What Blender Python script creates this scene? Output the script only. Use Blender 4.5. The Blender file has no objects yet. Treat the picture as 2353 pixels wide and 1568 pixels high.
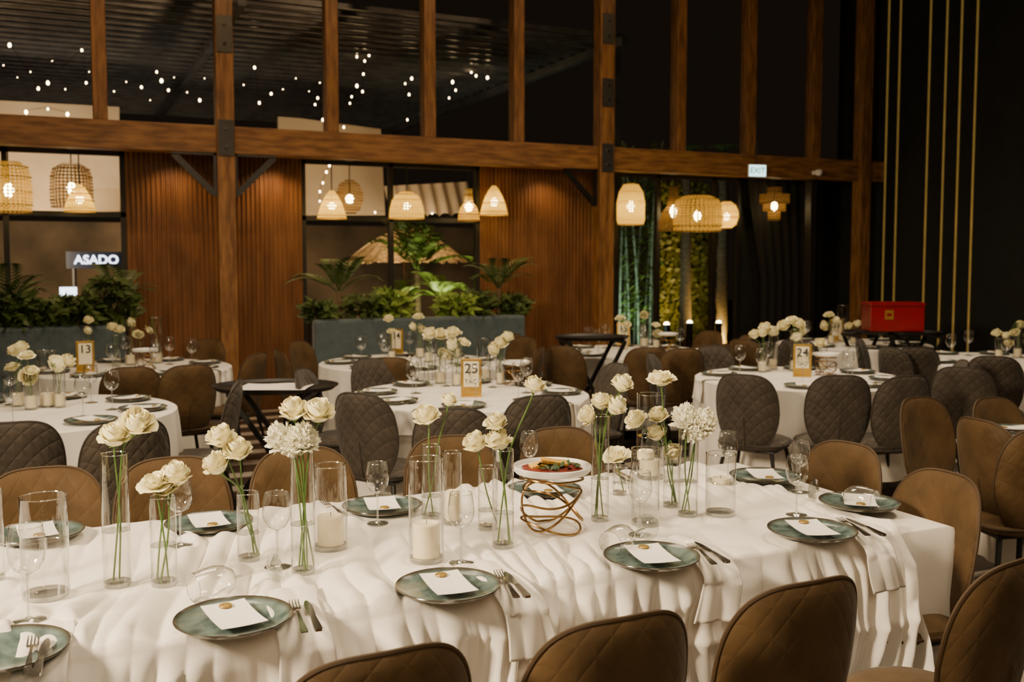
import bpy, math, random
from mathutils import Vector, noise
random.seed(7)
S=bpy.context.scene; COL=S.collection
PI=math.pi; sin=math.sin; cos=math.cos
# ------------------------------------------------------------------ camera
A=math.radians(24.5); TL=math.radians(3.8); FP=35/36*2353; SH=-32/2353; CH=1.62
C0=Vector((0,0,CH))
Fh=Vector((sin(A),cos(A),0)); Rt=Vector((cos(A),-sin(A),0))
Fw=Fh*cos(TL)+Vector((0,0,-sin(TL))); Up=Fh*sin(TL)+Vector((0,0,cos(TL)))
cd=bpy.data.cameras.new('camera'); cam=bpy.data.objects.new('camera',cd); COL.objects.link(cam)
cd.lens=35; cd.sensor_width=36; cd.shift_y=SH; cam.location=C0; cam.rotation_euler=(PI/2-TL,0,-A)
cd.dof.use_dof=True; cd.dof.focus_distance=2.9; cd.dof.aperture_fstop=4.2
S.camera=cam
def ray(px,py): return Fw+Rt*((px-1176.5)/FP)+Up*((784-py+SH*2353)/FP)
def P(px,py,z): d=ray(px,py); return C0+d*((z-CH)/d.z)
def PY(px,py,Y): d=ray(px,py); return C0+d*(Y/d.y)
def PX(px,py,X): d=ray(px,py); return C0+d*(X/d.x)
def PD(px,py,dep): d=ray(px,py); return C0+d*(dep/d.dot(Fh))
def dep(v): return (Vector(v)-C0).dot(Fh)
def sx(v):
    w=Vector(v)-C0; return w.dot(Rt)/max(.01,w.dot(Fw))
# ------------------------------------------------------------------ materials
def newmat(name):
    m=bpy.data.materials.new(name); m.use_nodes=True
    nt=m.node_tree; nt.nodes.clear()
    out=nt.nodes.new('ShaderNodeOutputMaterial')
    return m,nt,out
def N(nt,t,**k):
    n=nt.nodes.new(t)
    for a,b in k.items(): setattr(n,a,b)
    return n
def mather(nt):
    L=nt.links
    def M(op,a,c=None):
        n=N(nt,'ShaderNodeMath',operation=op)
        for i,q in enumerate((a,c)):
            if q is None: continue
            if isinstance(q,(int,float)): n.inputs[i].default_value=q
            else: L.new(q,n.inputs[i])
        return n.outputs[0]
    return M
def mk(name,c1,c2=None,rough=.5,metal=0,scale=20,bump=0,bscale=None,stretch=(1,1,1),sheen=0,spec=.5,sss=0,emit=0):
    m,nt,out=newmat(name); L=nt.links
    b=N(nt,'ShaderNodeBsdfPrincipled')
    tc=N(nt,'ShaderNodeTexCoord'); mp=N(nt,'ShaderNodeMapping'); mp.inputs['Scale'].default_value=stretch
    L.new(tc.outputs['Object'],mp.inputs['Vector'])
    nz=N(nt,'ShaderNodeTexNoise'); nz.inputs['Scale'].default_value=scale; nz.inputs['Detail'].default_value=4
    L.new(mp.outputs[0],nz.inputs['Vector'])
    if c2 is None: c2=tuple(x*.82 for x in c1)
    r=N(nt,'ShaderNodeValToRGB'); r.color_ramp.elements[0].position=.35; r.color_ramp.elements[1].position=.65
    r.color_ramp.elements[0].color=(*c2,1); r.color_ramp.elements[1].color=(*c1,1)
    L.new(nz.outputs['Fac'],r.inputs['Fac']); L.new(r.outputs['Color'],b.inputs['Base Color'])
    b.inputs['Roughness'].default_value=rough; b.inputs['Metallic'].default_value=metal
    b.inputs['Specular IOR Level'].default_value=spec
    if sheen: b.inputs['Sheen Weight'].default_value=sheen
    if emit: L.new(r.outputs['Color'],b.inputs['Emission Color']); b.inputs['Emission Strength'].default_value=emit
    if sss: b.inputs['Subsurface Weight'].default_value=sss; b.inputs['Subsurface Radius'].default_value=(.02,.015,.01)
    if bump:
        bp=N(nt,'ShaderNodeBump'); bp.inputs['Strength'].default_value=bump; bp.inputs['Distance'].default_value=.01
        n2=N(nt,'ShaderNodeTexNoise'); n2.inputs['Scale'].default_value=bscale or scale*3; n2.inputs['Detail'].default_value=3
        L.new(mp.outputs[0],n2.inputs['Vector']); L.new(n2.outputs['Fac'],bp.inputs['Height']); L.new(bp.outputs[0],b.inputs['Normal'])
    L.new(b.outputs[0],out.inputs['Surface'])
    return m
def quilt(name,c1,c2,rough,k=34,strength=.6,sheen=.3,spec=.3):
    m=mk(name,c1,c2,rough,scale=9,sheen=sheen,spec=spec); nt=m.node_tree; L=nt.links; M=mather(nt)
    b=[n for n in nt.nodes if n.type=='BSDF_PRINCIPLED'][0]
    tc=[n for n in nt.nodes if n.type=='TEX_COORD'][0]
    s=N(nt,'ShaderNodeSeparateXYZ'); L.new(tc.outputs['Object'],s.inputs[0])
    z=M('ADD',s.outputs['Z'],s.outputs['Y'])
    p=M('ABSOLUTE',M('SINE',M('MULTIPLY',M('ADD',s.outputs['X'],z),k)))
    q=M('ABSOLUTE',M('SINE',M('MULTIPLY',M('SUBTRACT',s.outputs['X'],z),k)))
    h=M('POWER',M('MINIMUM',p,q),.5)
    bp=N(nt,'ShaderNodeBump'); bp.inputs['Strength'].default_value=strength; bp.inputs['Distance'].default_value=.006
    L.new(h,bp.inputs['Height']); L.new(bp.outputs[0],b.inputs['Normal'])
    return m
def glassmat(name,tint,base,edge,rough=.02,pw=3,etint=None):
    m,nt,out=newmat(name); L=nt.links
    t=N(nt,'ShaderNodeBsdfTransparent'); t.inputs[0].default_value=(*tint,1)
    g=N(nt,'ShaderNodeBsdfGlossy'); g.inputs['Roughness'].default_value=rough
    nz=N(nt,'ShaderNodeTexNoise'); nz.inputs['Scale'].default_value=3
    rp=N(nt,'ShaderNodeValToRGB'); rp.color_ramp.elements[0].color=(.9,.91,.91,1); rp.color_ramp.elements[1].color=(1,1,1,1)
    L.new(nz.outputs['Fac'],rp.inputs['Fac']); L.new(rp.outputs[0],g.inputs['Color'])
    lw=N(nt,'ShaderNodeLayerWeight')
    p=N(nt,'ShaderNodeMath',operation='POWER'); L.new(lw.outputs['Facing'],p.inputs[0]); p.inputs[1].default_value=pw
    q=N(nt,'ShaderNodeMath',operation='MULTIPLY_ADD'); L.new(p.outputs[0],q.inputs[0]); q.inputs[1].default_value=edge; q.inputs[2].default_value=base
    if etint:
        mc=N(nt,'ShaderNodeMixRGB'); mc.inputs[1].default_value=(*tint,1); mc.inputs[2].default_value=(*etint,1); L.new(p.outputs[0],mc.inputs[0]); L.new(mc.outputs[0],t.inputs[0])
    mx=N(nt,'ShaderNodeMixShader'); L.new(q.outputs[0],mx.inputs[0]); L.new(t.outputs[0],mx.inputs[1]); L.new(g.outputs[0],mx.inputs[2])
    L.new(mx.outputs[0],out.inputs['Surface']); return m
def wickermat(name,col,dark,estr,holes=.35,ka=16,kz=95):
    m,nt,out=newmat(name); L=nt.links; M=mather(nt)
    tc=N(nt,'ShaderNodeTexCoord'); s=N(nt,'ShaderNodeSeparateXYZ'); L.new(tc.outputs['Object'],s.inputs[0])
    an=M('ARCTAN2',s.outputs['Y'],s.outputs['X'])
    wa=M('ABSOLUTE',M('SINE',M('MULTIPLY',an,ka))); wz=M('ABSOLUTE',M('SINE',M('MULTIPLY',s.outputs['Z'],kz)))
    w=M('MULTIPLY',wa,wz)
    hole=M('GREATER_THAN',w,holes)
    b=N(nt,'ShaderNodeBsdfPrincipled'); b.inputs['Roughness'].default_value=.7
    nz=N(nt,'ShaderNodeTexNoise'); nz.inputs['Scale'].default_value=30
    sm=M('ADD',M('MULTIPLY',M('MULTIPLY',wa,wz),.7),M('MULTIPLY',nz.outputs['Fac'],.3))
    rp=N(nt,'ShaderNodeValToRGB'); rp.color_ramp.elements[0].color=(*dark,1); rp.color_ramp.elements[1].color=(*col,1); rp.color_ramp.elements[0].position=.14; rp.color_ramp.elements[1].position=.6
    L.new(sm,rp.inputs['Fac']); L.new(rp.outputs[0],b.inputs['Base Color']); L.new(rp.outputs[0],b.inputs['Emission Color'])
    b.inputs['Emission Strength'].default_value=estr
    tl=N(nt,'ShaderNodeBsdfTranslucent'); L.new(rp.outputs[0],tl.inputs['Color'])
    m1=N(nt,'ShaderNodeMixShader'); m1.inputs[0].default_value=.4; L.new(b.outputs[0],m1.inputs[1]); L.new(tl.outputs[0],m1.inputs[2])
    tr=N(nt,'ShaderNodeBsdfTransparent')
    m2=N(nt,'ShaderNodeMixShader'); L.new(hole,m2.inputs[0]); L.new(m1.outputs[0],m2.inputs[1]); L.new(tr.outputs[0],m2.inputs[2])
    L.new(m2.outputs[0],out.inputs['Surface']); return m
def platemat():
    m=mk('plate_glaze',(.135,.185,.172),(.050,.080,.079),.16,scale=13,stretch=(1,2.4,1)); nt=m.node_tree; L=nt.links
    b=[n for n in nt.nodes if n.type=='BSDF_PRINCIPLED'][0]; rp=[n for n in nt.nodes if n.type=='VALTORGB'][0]
    tc=[n for n in nt.nodes if n.type=='TEX_COORD'][0]
    ln=N(nt,'ShaderNodeVectorMath',operation='LENGTH'); L.new(tc.outputs['Object'],ln.inputs[0])
    r2=N(nt,'ShaderNodeValToRGB'); r2.color_ramp.elements[0].position=.122; r2.color_ramp.elements[1].position=.136
    r2.color_ramp.elements[0].color=(0,0,0,1); r2.color_ramp.elements[1].color=(1,1,1,1); L.new(ln.outputs['Value'],r2.inputs['Fac'])
    mx=N(nt,'ShaderNodeMixRGB'); L.new(r2.outputs[0],mx.inputs[0]); L.new(rp.outputs[0],mx.inputs[1]); mx.inputs[2].default_value=(.05,.034,.02,1)
    L.new(mx.outputs[0],b.inputs['Base Color']); return m
def floormat():
    m,nt,out=newmat('striped_floor'); L=nt.links
    tc=N(nt,'ShaderNodeTexCoord'); s=N(nt,'ShaderNodeSeparateXYZ'); L.new(tc.outputs['Object'],s.inputs[0])
    a=N(nt,'ShaderNodeMath',operation='FRACT'); d=N(nt,'ShaderNodeMath',operation='MULTIPLY'); d.inputs[1].default_value=2.2
    L.new(s.outputs['Y'],d.inputs[0]); L.new(d.outputs[0],a.inputs[0])
    g=N(nt,'ShaderNodeMath',operation='GREATER_THAN'); g.inputs[1].default_value=.62; L.new(a.outputs[0],g.inputs[0])
    nz=N(nt,'ShaderNodeTexNoise'); nz.inputs['Scale'].default_value=6
    rp=N(nt,'ShaderNodeValToRGB'); rp.color_ramp.elements[0].color=(.015,.012,.01,1); rp.color_ramp.elements[1].color=(.05,.035,.025,1); L.new(nz.outputs['Fac'],rp.inputs['Fac'])
    mx=N(nt,'ShaderNodeMixRGB'); L.new(g.outputs[0],mx.inputs[0]); L.new(rp.outputs[0],mx.inputs[1]); mx.inputs[2].default_value=(.36,.31,.26,1)
    b=N(nt,'ShaderNodeBsdfPrincipled'); b.inputs['Roughness'].default_value=.4; L.new(mx.outputs[0],b.inputs['Base Color'])
    L.new(b.outputs[0],out.inputs['Surface']); return m
def emitmat(name,col,st):
    m,nt,out=newmat(name); e=N(nt,'ShaderNodeEmission'); e.inputs[0].default_value=(*col,1); e.inputs[1].default_value=st
    nt.links.new(e.outputs[0],out.inputs['Surface']); return m
m_cloth=mk('white_linen',(.82,.77,.70),(.78,.73,.66),.85,scale=8,bump=.1,bscale=500,sheen=.15,spec=.2)
m_silk=mk('white_drape',(.84,.79,.72),(.81,.76,.69),.6,scale=5,bump=.05,bscale=300,sheen=.1,spec=.3)
m_brown=quilt('brown_suede',(.098,.056,.021),(.064,.036,.013),.6,k=44,strength=.22,sheen=.06,spec=.22)
m_brownp=mk('brown_piping',(.055,.029,.010),rough=.6)
m_grey=quilt('grey_quilted_velvet',(.064,.050,.038),(.044,.035,.026),.75,k=46,strength=.95,sheen=.12,spec=.25)
m_greyp=mk('grey_piping',(.03,.024,.019),rough=.7)
m_black=mk('black_metal',(.012,.011,.010),rough=.45,metal=.3)
m_blackw=mk('black_wood',(.016,.013,.011),(.009,.007,.006),.5,scale=8,stretch=(1,1,8))
m_timber=mk('orange_timber',(.31,.145,.045),(.14,.06,.018),.45,scale=6,stretch=(4,4,.6),bump=.1,bscale=30)
m_timberh=mk('orange_timber_beam',(.31,.145,.045),(.14,.06,.018),.45,scale=6,stretch=(.6,4,4),bump=.1,bscale=30)
m_panel=mk('slatted_wood',(.22,.098,.037),(.14,.060,.022),.42,scale=5,stretch=(2,2,.4))
m_steel=mk('dark_steel',(.09,.085,.08),rough=.45,metal=.7)
m_chrome=mk('cutlery_steel',(.72,.69,.64),(.6,.58,.55),.16,metal=1,scale=60)
m_gold=mk('brass_wire',(.38,.23,.085),(.27,.155,.055),.3,metal=1,scale=30)
m_goldb=mk('gold_panel',(.66,.42,.09),(.52,.31,.06),.3,metal=.75,scale=20)
m_strip=mk('gold_strip_metal_glow',(.62,.42,.11),(.50,.33,.08),.35,metal=.3,scale=4,emit=.16)  # slight glow added to the metal so the strips look lit
m_seal=mk('gold_wax',(.40,.26,.06),(.30,.19,.04),.35,metal=.4,scale=60,bump=.3)
m_paper=mk('white_card',(.88,.84,.78),(.85,.81,.75),.8,scale=40)
m_signc=mk('cream_sign_card',(.86,.78,.58),(.80,.71,.50),.6,scale=10)
m_ink=mk('black_ink',(.006,.006,.006),rough=.6)
m_plate=platemat()
m_white=mk('white_porcelain',(.84,.82,.78),(.79,.77,.73),.2,scale=10)
m_glass=glassmat('clear_glass',(.965,.97,.965),.06,.9,pw=2.4,etint=(.40,.40,.38))
m_glassd=glassmat('thick_glass',(.86,.88,.86),.16,.8,pw=2,etint=(.5,.5,.48))
m_water=glassmat('water_surface',(.90,.92,.91),.18,.7)
m_pane=glassmat('window_glass',(.90,.90,.90),.0008,.06,rough=.01,pw=6)
m_wax=mk('candle_wax',(.88,.78,.56),(.84,.73,.50),.5,scale=12,sss=.2)
m_rose=mk('cream_petal',(.93,.88,.62),(.88,.80,.45),.6,scale=7,sss=.2)
m_wpet=mk('white_petal',(.93,.90,.76),(.90,.87,.68),.6,scale=7,sss=.2)
m_stem=mk('green_stem',(.10,.19,.035),(.06,.12,.02),.5,scale=30)
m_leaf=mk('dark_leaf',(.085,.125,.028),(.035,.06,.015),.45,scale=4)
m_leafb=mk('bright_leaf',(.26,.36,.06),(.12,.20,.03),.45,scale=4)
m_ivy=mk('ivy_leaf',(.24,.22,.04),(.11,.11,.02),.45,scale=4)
m_bench=mk('blue_velvet',(.075,.105,.116),(.053,.078,.088),.7,scale=12,sheen=.3,bump=.1)
m_soil=mk('planter_soil',(.03,.02,.012),rough=.9,bump=.5)
m_floor=floormat()
m_ceil=mk('dark_timber_ceiling',(.09,.04,.018),(.055,.024,.011),.6,scale=5,stretch=(.5,5,1))
m_dark=mk('charcoal_wall',(.010,.0105,.010),(.006,.007,.006),.75,scale=6)
m_curt=mk('black_curtain_cloth',(.010,.0085,.0075),rough=.9)
m_frame=mk('black_window_frame',(.014,.012,.010),rough=.5)
m_ground=mk('courtyard_ground',(.05,.042,.035),(.025,.02,.017),.8,scale=3,bump=.2)
m_garden=mk('garden_wall_render',(.13,.092,.055),(.035,.026,.016),.9,scale=.9,bump=.3)
m_cream=mk('cream_canvas',(.74,.58,.38),(.54,.40,.25),.85,scale=.9)
m_thatch=mk('thatch_straw',(.34,.21,.085),(.14,.085,.035),.9,scale=25,stretch=(1,1,.3),bump=1,bscale=60)
m_trunk=mk('palm_trunk_bark',(.20,.13,.07),(.10,.065,.035),.85,scale=10,stretch=(1,1,5),bump=.6)
m_culm=mk('bamboo_culm',(.32,.36,.24),(.16,.2,.11),.4,scale=3,stretch=(1,1,4))
m_slat=mk('pergola_metal',(.24,.24,.25),(.15,.15,.16),.3,metal=.6,scale=4)
m_red=mk('red_lacquer',(.27,.003,.008),(.21,.002,.005),.3,scale=5)
m_bulb=emitmat('warm_bulb',(1,.76,.34),34)
m_sbulb=emitmat('string_bulb',(1,.70,.34),34)
m_neon=emitmat('neon_white',(.85,.92,1),5)
m_signblue=mk('dark_sign_panel',(.012,.016,.03),rough=.4)
m_exit=emitmat('exit_face',(.60,1,.94),2.8)
m_exitg=emitmat('exit_green',(.02,.36,.20),.7)
m_upl=emitmat('uplight_lens',(1,.75,.4),25)
m_wick=[wickermat('wicker_bright',(1,.74,.12),(.50,.26,.03),.8,.74,18,110),wickermat('wicker_gold',(1,.66,.09),(.34,.16,.02),.65,.42,16,95),wickermat('wicker_dim',(.34,.19,.045),(.14,.07,.018),.14,.34,16,95)]
m_meat=mk('cured_beef',(.22,.035,.025),(.13,.02,.015),.35,scale=30)
m_crout=mk('toasted_bread',(.82,.50,.07),(.62,.32,.04),.7,scale=40,bump=.5)
m_bag=mk('salad_leaf',(.05,.11,.02),(.03,.06,.012),.5,scale=40)
# ------------------------------------------------------------------ mesh helper
KIDS={}
class MB:
    def __init__(s): s.v=[]; s.f=[]
    def add(s,vs,fs):
        n=len(s.v); s.v+=[tuple(v) for v in vs]; s.f+=[tuple(i+n for i in f) for f in fs]; return s
    def obox(s,c,ax,ay,az):
        c,ax,ay,az=map(Vector,(c,ax,ay,az))
        vs=[c+ax*i+ay*j+az*k for i in(-1,1) for j in(-1,1) for k in(-1,1)]
        return s.add(vs,[(0,1,3,2),(4,6,7,5),(0,4,5,1),(2,3,7,6),(0,2,6,4),(1,5,7,3)])
    def box(s,x0,x1,y0,y1,z0,z1):
        return s.obox(((x0+x1)/2,(y0+y1)/2,(z0+z1)/2),((x1-x0)/2,0,0),(0,(y1-y0)/2,0),(0,0,(z1-z0)/2))
    def bar(s,p,q,w,h,up=(0,0,1)):
        p,q=Vector(p),Vector(q); d=(q-p); u=Vector(up); a=d.cross(u).normalized(); b=a.cross(d).normalized()
        return s.obox((p+q)/2,d/2,a*w/2,b*h/2)
    def tube(s,pts,r,n=8,closed=False):
        pts=[Vector(p) for p in pts]; m=len(pts); vs=[]; fs=[]
        rr=r if isinstance(r,(list,tuple)) else [r]*m
        u=None
        for i,p in enumerate(pts):
            a=pts[(i+1)%m] if (closed or i<m-1) else p; b=pts[(i-1)%m] if (closed or i>0) else p
            t=(a-b)
            if t.length<1e-9: t=Vector((0,0,1))
            t.normalize()
            if u is None: u=t.orthogonal().normalized()
            u=(u-t*u.dot(t))
            if u.length<1e-6: u=t.orthogonal()
            u.normalize(); w=t.cross(u)
            for k in range(n):
                th=2*PI*k/n; vs.append(p+u*(cos(th)*rr[i])+w*(sin(th)*rr[i]))
        for i in range(m if closed else m-1):
            j=(i+1)%m
            for k in range(n):
                l=(k+1)%n; fs.append((i*n+k,i*n+l,j*n+l,j*n+k))
        if not closed:
            fs.append(tuple(range(n))[::-1]); fs.append(tuple((m-1)*n+k for k in range(n)))
        return s.add(vs,fs)
    def lathe(s,prof,n=32,c=(0,0,0)):
        vs=[];fs=[]; rings=[]
        for r,z in prof:
            if r<1e-6: rings.append([len(vs)]); vs.append((c[0],c[1],c[2]+z))
            else:
                rings.append(list(range(len(vs),len(vs)+n)))
                vs+=[(c[0]+r*cos(2*PI*k/n),c[1]+r*sin(2*PI*k/n),c[2]+z) for k in range(n)]
        for a,b in zip(rings,rings[1:]):
            for k in range(n):
                l=(k+1)%n
                if len(a)==1 and len(b)==1: continue
                if len(a)==1: fs.append((a[0],b[l],b[k]))
                elif len(b)==1: fs.append((a[k],a[l],b[0]))
                else: fs.append((a[k],a[l],b[l],b[k]))
        return s.add(vs,fs)
    def grid(s,fn,nu,nv):
        vs=[fn(i/nu,j/nv) for i in range(nu+1) for j in range(nv+1)]; w=nv+1
        return s.add(vs,[(i*w+j,(i+1)*w+j,(i+1)*w+j+1,i*w+j+1) for i in range(nu) for j in range(nv)])
    def pad(s,out,mp,th,nr=8,ns=36,p=5):
        vs=[];fs=[]
        def ring(r,sg):
            o=[]
            for k in range(ns):
                a,b=out(2*PI*k/ns); o.append(len(vs)); vs.append(mp(a*r,b*r,sg*th*max(0,(1-r**p))**.5))
            return o
        edge=ring(1,0)
        for sg in(1,-1):
            prev=edge
            for i in range(nr-1,0,-1):
                r=ring(i/nr if i<nr-1 else .96,sg)
                for k in range(ns):
                    l=(k+1)%ns; q=(prev[k],prev[l],r[l],r[k]); fs.append(q if sg>0 else q[::-1])
                prev=r
            c=len(vs); vs.append(mp(0,0,sg*th))
            for k in range(ns):
                l=(k+1)%ns; q=(prev[k],prev[l],c); fs.append(q if sg>0 else q[::-1])
        return s.add(vs,fs)
    def strip(s,pts,th,x0=0):
        vs=[];fs=[]
        for y,hw,z in pts:
            vs+=[(x0-hw,y,z),(x0+hw,y,z),(x0+hw,y,z+th),(x0-hw,y,z+th)]
        for i in range(len(pts)-1):
            a=4*i
            for k in range(4): fs.append((a+k,a+(k+1)%4,a+4+(k+1)%4,a+4+k))
        n=len(vs); fs+=[(3,2,1,0),(n-4,n-3,n-2,n-1)]
        return s.add(vs,fs)
    def mesh(s,name,mat,smooth=True):
        me=bpy.data.meshes.new(name); me.from_pydata(s.v,[],s.f); me.update()
        me.materials.append(mat)
        if smooth:
            me.polygons.foreach_set('use_smooth',[True]*len(me.polygons))
            me.set_sharp_from_angle(angle=math.radians(42 if smooth is True else smooth))
        return me
    def build(s,name,mat,parent=None,smooth=True,bev=0,loc=None,rot=None):
        return link(name,s.mesh(name,mat,smooth),parent,bev,loc,rot)
def link(name,me,parent=None,bev=0,loc=None,rot=None):
    o=bpy.data.objects.new(name,me); COL.objects.link(o)
    if parent: o.parent=parent; KIDS.setdefault(parent.name,[]).append(o)
    if loc is not None: o.location=loc
    if rot is not None: o.rotation_euler=rot
    if bev:
        b=o.modifiers.new('bevel','BEVEL'); b.width=bev; b.segments=2; b.limit_method='ANGLE'
    return o
def tag(o,label,cat,group=None):
    o['label']=label; o['category']=cat
    if group: o['group']=group
    return o
def struct(o): o['kind']='structure'; return o
def empty(name,loc,rz=0):
    o=bpy.data.objects.new(name,None); COL.objects.link(o); o.location=loc; o.rotation_euler=(0,0,rz); o.empty_display_size=.05; return o
def copy_tree(o,parent=None):
    c=o.copy(); COL.objects.link(c)
    if parent: c.parent=parent; KIDS.setdefault(parent.name,[]).append(c)
    for ch in KIDS.get(o.name,[]): copy_tree(ch,c)
    return c
USED=set()
def inst(proto):
    if proto.name not in USED: USED.add(proto.name); return proto
    return copy_tree(proto)
ORDW=['first','second','third','fourth','fifth','sixth','seventh','eighth','ninth','tenth','eleventh','twelfth','thirteenth','fourteenth','fifteenth','sixteenth','seventeenth','eighteenth','nineteenth','twentieth','twenty-first','twenty-second','twenty-third','twenty-fourth','twenty-fifth','twenty-sixth','twenty-seventh','twenty-eighth','twenty-ninth','thirtieth']
ORD={}
def ordl(o,base,cat,group,pos=None):
    o['category']=cat; o['group']=group; ORD.setdefault(base,[]).append((sx(pos if pos is not None else o.location),o))
def finish_ord():
    for base,l in ORD.items():
        l.sort(key=lambda t:t[0])
        for i,(x,o) in enumerate(l):
            if len(l)==1: o['label']=base; del o['group']
            else: o['label']=base+', '+ORDW[i]+' from left'
def text(txt,size,mat,parent,name,loc,rot=(PI/2,0,0),ext=.001,bold=0):
    cu=bpy.data.curves.new(name,'FONT'); cu.body=txt; cu.size=size; cu.align_x='CENTER'; cu.align_y='CENTER'; cu.extrude=ext; cu.offset=bold
    t=bpy.data.objects.new('tmp',cu); COL.objects.link(t)
    me=bpy.data.meshes.new_from_object(t); bpy.data.objects.remove(t)
    me.materials.clear(); me.materials.append(mat); me.name=name
    return link(name,me,parent,0,loc,rot)
def light(kind,loc,energy,col,size=.1,target=None,name='light',spot=None,sizey=None,spread=None):
    l=bpy.data.lights.new(name,kind); l.energy=energy; l.color=col
    if kind=='AREA':
        l.size=size
        if sizey: l.shape='RECTANGLE'; l.size_y=sizey
        if spread: l.spread=math.radians(spread)
    else: l.shadow_soft_size=size
    if kind=='SPOT' and spot: l.spot_size=math.radians(spot); l.spot_blend=.8
    o=bpy.data.objects.new(name,l); COL.objects.link(o); o.location=loc
    if target is not None: o.rotation_euler=(Vector(target)-Vector(loc)).to_track_quat('-Z','Y').to_euler()
    return o
def sgp(x,e): return math.copysign(abs(x)**e,x)
# ------------------------------------------------------------------ setting
DB=10.3; DL=11.0; XR=10.15; ZC=5.7
zb0,zb1=2.68,2.95
struct(MB().box(-7,XR+.2,-2.5,DL+.1,-.1,0).build('floor',m_floor,smooth=False))
struct(MB().box(-9,26,DL+.1,36,-.16,-.03).build('ground',m_ground,smooth=False))
struct(MB().box(-7,XR+.2,-2.5,DB+.2,ZC,ZC+.1).build('ceiling',m_ceil,smooth=False))
struct(MB().box(-7,XR+.2,DB+.02,DL+.1,2.74,2.80).build('ceiling',m_ceil,smooth=False))
struct(MB().box(XR,XR+.15,-2.5,DL+.1,0,ZC).build('wall_right',m_dark,smooth=False))
nt_=[0]
def trim(mb,mat,bev=.008):
    nt_[0]+=1; return struct(mb.build('trim_%d'%nt_[0],mat,None,False,bev))
def xw(px,Y,py=400): return PY(px,py,Y).x
struct(MB().box(-9,xw(1380,19),19,19.2,-.03,2.3).build('wall_garden',m_garden,smooth=False))
trim(MB().box(-7,XR,DB-.10,DB+.10,zb0,zb1),m_timberh)
posts=[]
for px,w in((520,.17),(1393,.19),(1988,.16)):
    x=xw(px,DB-.13); posts.append(x)
    trim(MB().box(x-w/2,x+w/2,DB-.16,DB+.02,0,ZC),m_timber)
studs=[228,763,988,1193,1567,1729,1880]
for px in studs:
    x=xw(px,DB-.08,150)
    trim(MB().box(x-.065,x+.065,DB-.09,DB+.07,zb1,ZC),m_timber)
x=xw(1876,DB-.08); trim(MB().box(x-.05,x+.05,DB-.05,DB+.07,0,zb0),m_blackw)
trim(MB().box(-7,XR,DB-.08,DB+.08,ZC-.15,ZC),m_timberh)
def plate_on(px,y0,y1,k,lab):
    a=PY(px,y0,DB-.17); b=PY(px,y1,DB-.17); x=posts[k]
    r=empty('steel_plate',(x,DB-.16,b.z)); h=a.z-b.z
    MB().box(-.075,.075,-.012,0,0,h).build('plate',m_steel,r,False,.002)
    for q in(.25,.75):
        MB().lathe([(0,.016),(.014,.016),(.017,.006),(.017,0)],10).build('bolt',m_chrome,r,True,0,(0,-.012,h*q),(PI/2,0,0))
    tag(r,lab,'plate','post plates'); return r
plate_on(515,35,120,0,'upper bolted steel plate on the left timber post'); plate_on(515,275,358,0,'lower bolted steel plate on the left timber post')
plate_on(1395,30,100,1,'topmost bolted steel plate on the middle timber post'); plate_on(1395,180,245,1,'middle bolted steel plate on the middle timber post'); plate_on(1395,330,395,1,'lowest bolted steel plate on the middle timber post')
def bracket(x,sgn,mat,lab):
    r=empty('steel_bracket',(x,DB-.06,zb0))
    MB().box(min(0,sgn*.42),max(0,sgn*.42),-.03,.03,-.02,0).build('top_arm',mat,r,False)
    MB().box(min(0,sgn*.03),max(0,sgn*.03),-.03,.03,-.42,0).build('side_arm',mat,r,False)
    MB().bar((sgn*.40,0,-.02),(sgn*.02,0,-.40),.06,.035,(0,1,0)).build('brace',mat,r,False)
    tag(r,lab,'bracket')
bracket(posts[0]-.085,-1,m_steel,'grey steel corner bracket on left side of the left timber post')
bracket(posts[0]+.085,1,m_steel,'grey steel corner bracket on right side of the left timber post')
bracket(posts[1]-.095,-1,m_black,'black steel corner bracket on the middle timber post')
edges=[-6.5]+sorted([xw(p,DB,150) for p in studs]+posts)
wn=[0]
def window(mb_pane,mb_frame=None):
    wn[0]+=1; r=struct(mb_pane.build('window_%d'%wn[0],m_pane,None,False))
    if mb_frame: mb_frame.build('window_frame',m_frame,r,False)
    return r
for a,b in zip(edges,edges[1:]):
    window(MB().box(a+.05,b-.05,DB+.0,DB+.008,zb1,ZC-.15))
def panel(px0,px1):
    x0,x1=xw(px0,DL),xw(px1,DL); n=int((x1-x0)/.012); mb=MB(); vs=[];fs=[]
    for i in range(n+1):
        x=x0+(x1-x0)*i/n; y=DL-.03-(.018 if i%4 in(1,2) else 0)
        vs+=[(x,y,0),(x,y,2.74)]
    for i in range(n): fs.append((2*i,2*i+2,2*i+3,2*i+1))
    mb.add(vs,fs); mb.box(x0,x1,DL-.02,DL+.06,0,2.74)
    struct(mb.build('wall_back',m_panel,None,False))
panel(287,690); panel(1100,1374)
def lowwin(px0,px1,vert,hz):
    x0,x1=xw(px0,DL),xw(px1,DL); f=MB(); w=.05
    for x in [x0+w/2,x1-w/2]+[xw(v,DL) for v in vert]: f.box(x-w/2,x+w/2,DL-.03,DL+.05,0,2.74)
    for z in [w/2,2.74-w/2]+hz: f.box(x0,x1,DL-.03,DL+.05,z-w/2,z+w/2)
    window(MB().box(x0,x1,DL+.005,DL+.012,0,2.74),f)
zz=PY(800,503,DL).z
lowwin(-260,287,[10],[zz]); lowwin(690,1100,[897],[zz]); lowwin(1376,1700,[1512,1640],[])
x0,x1=xw(1700,DL),XR
struct(MB().box(x0,x1,DL,DL+.08,0,2.74).build('wall_back',m_dark,smooth=False))
xc0,xc1=x0+.05,xw(1866,DL)
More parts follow.
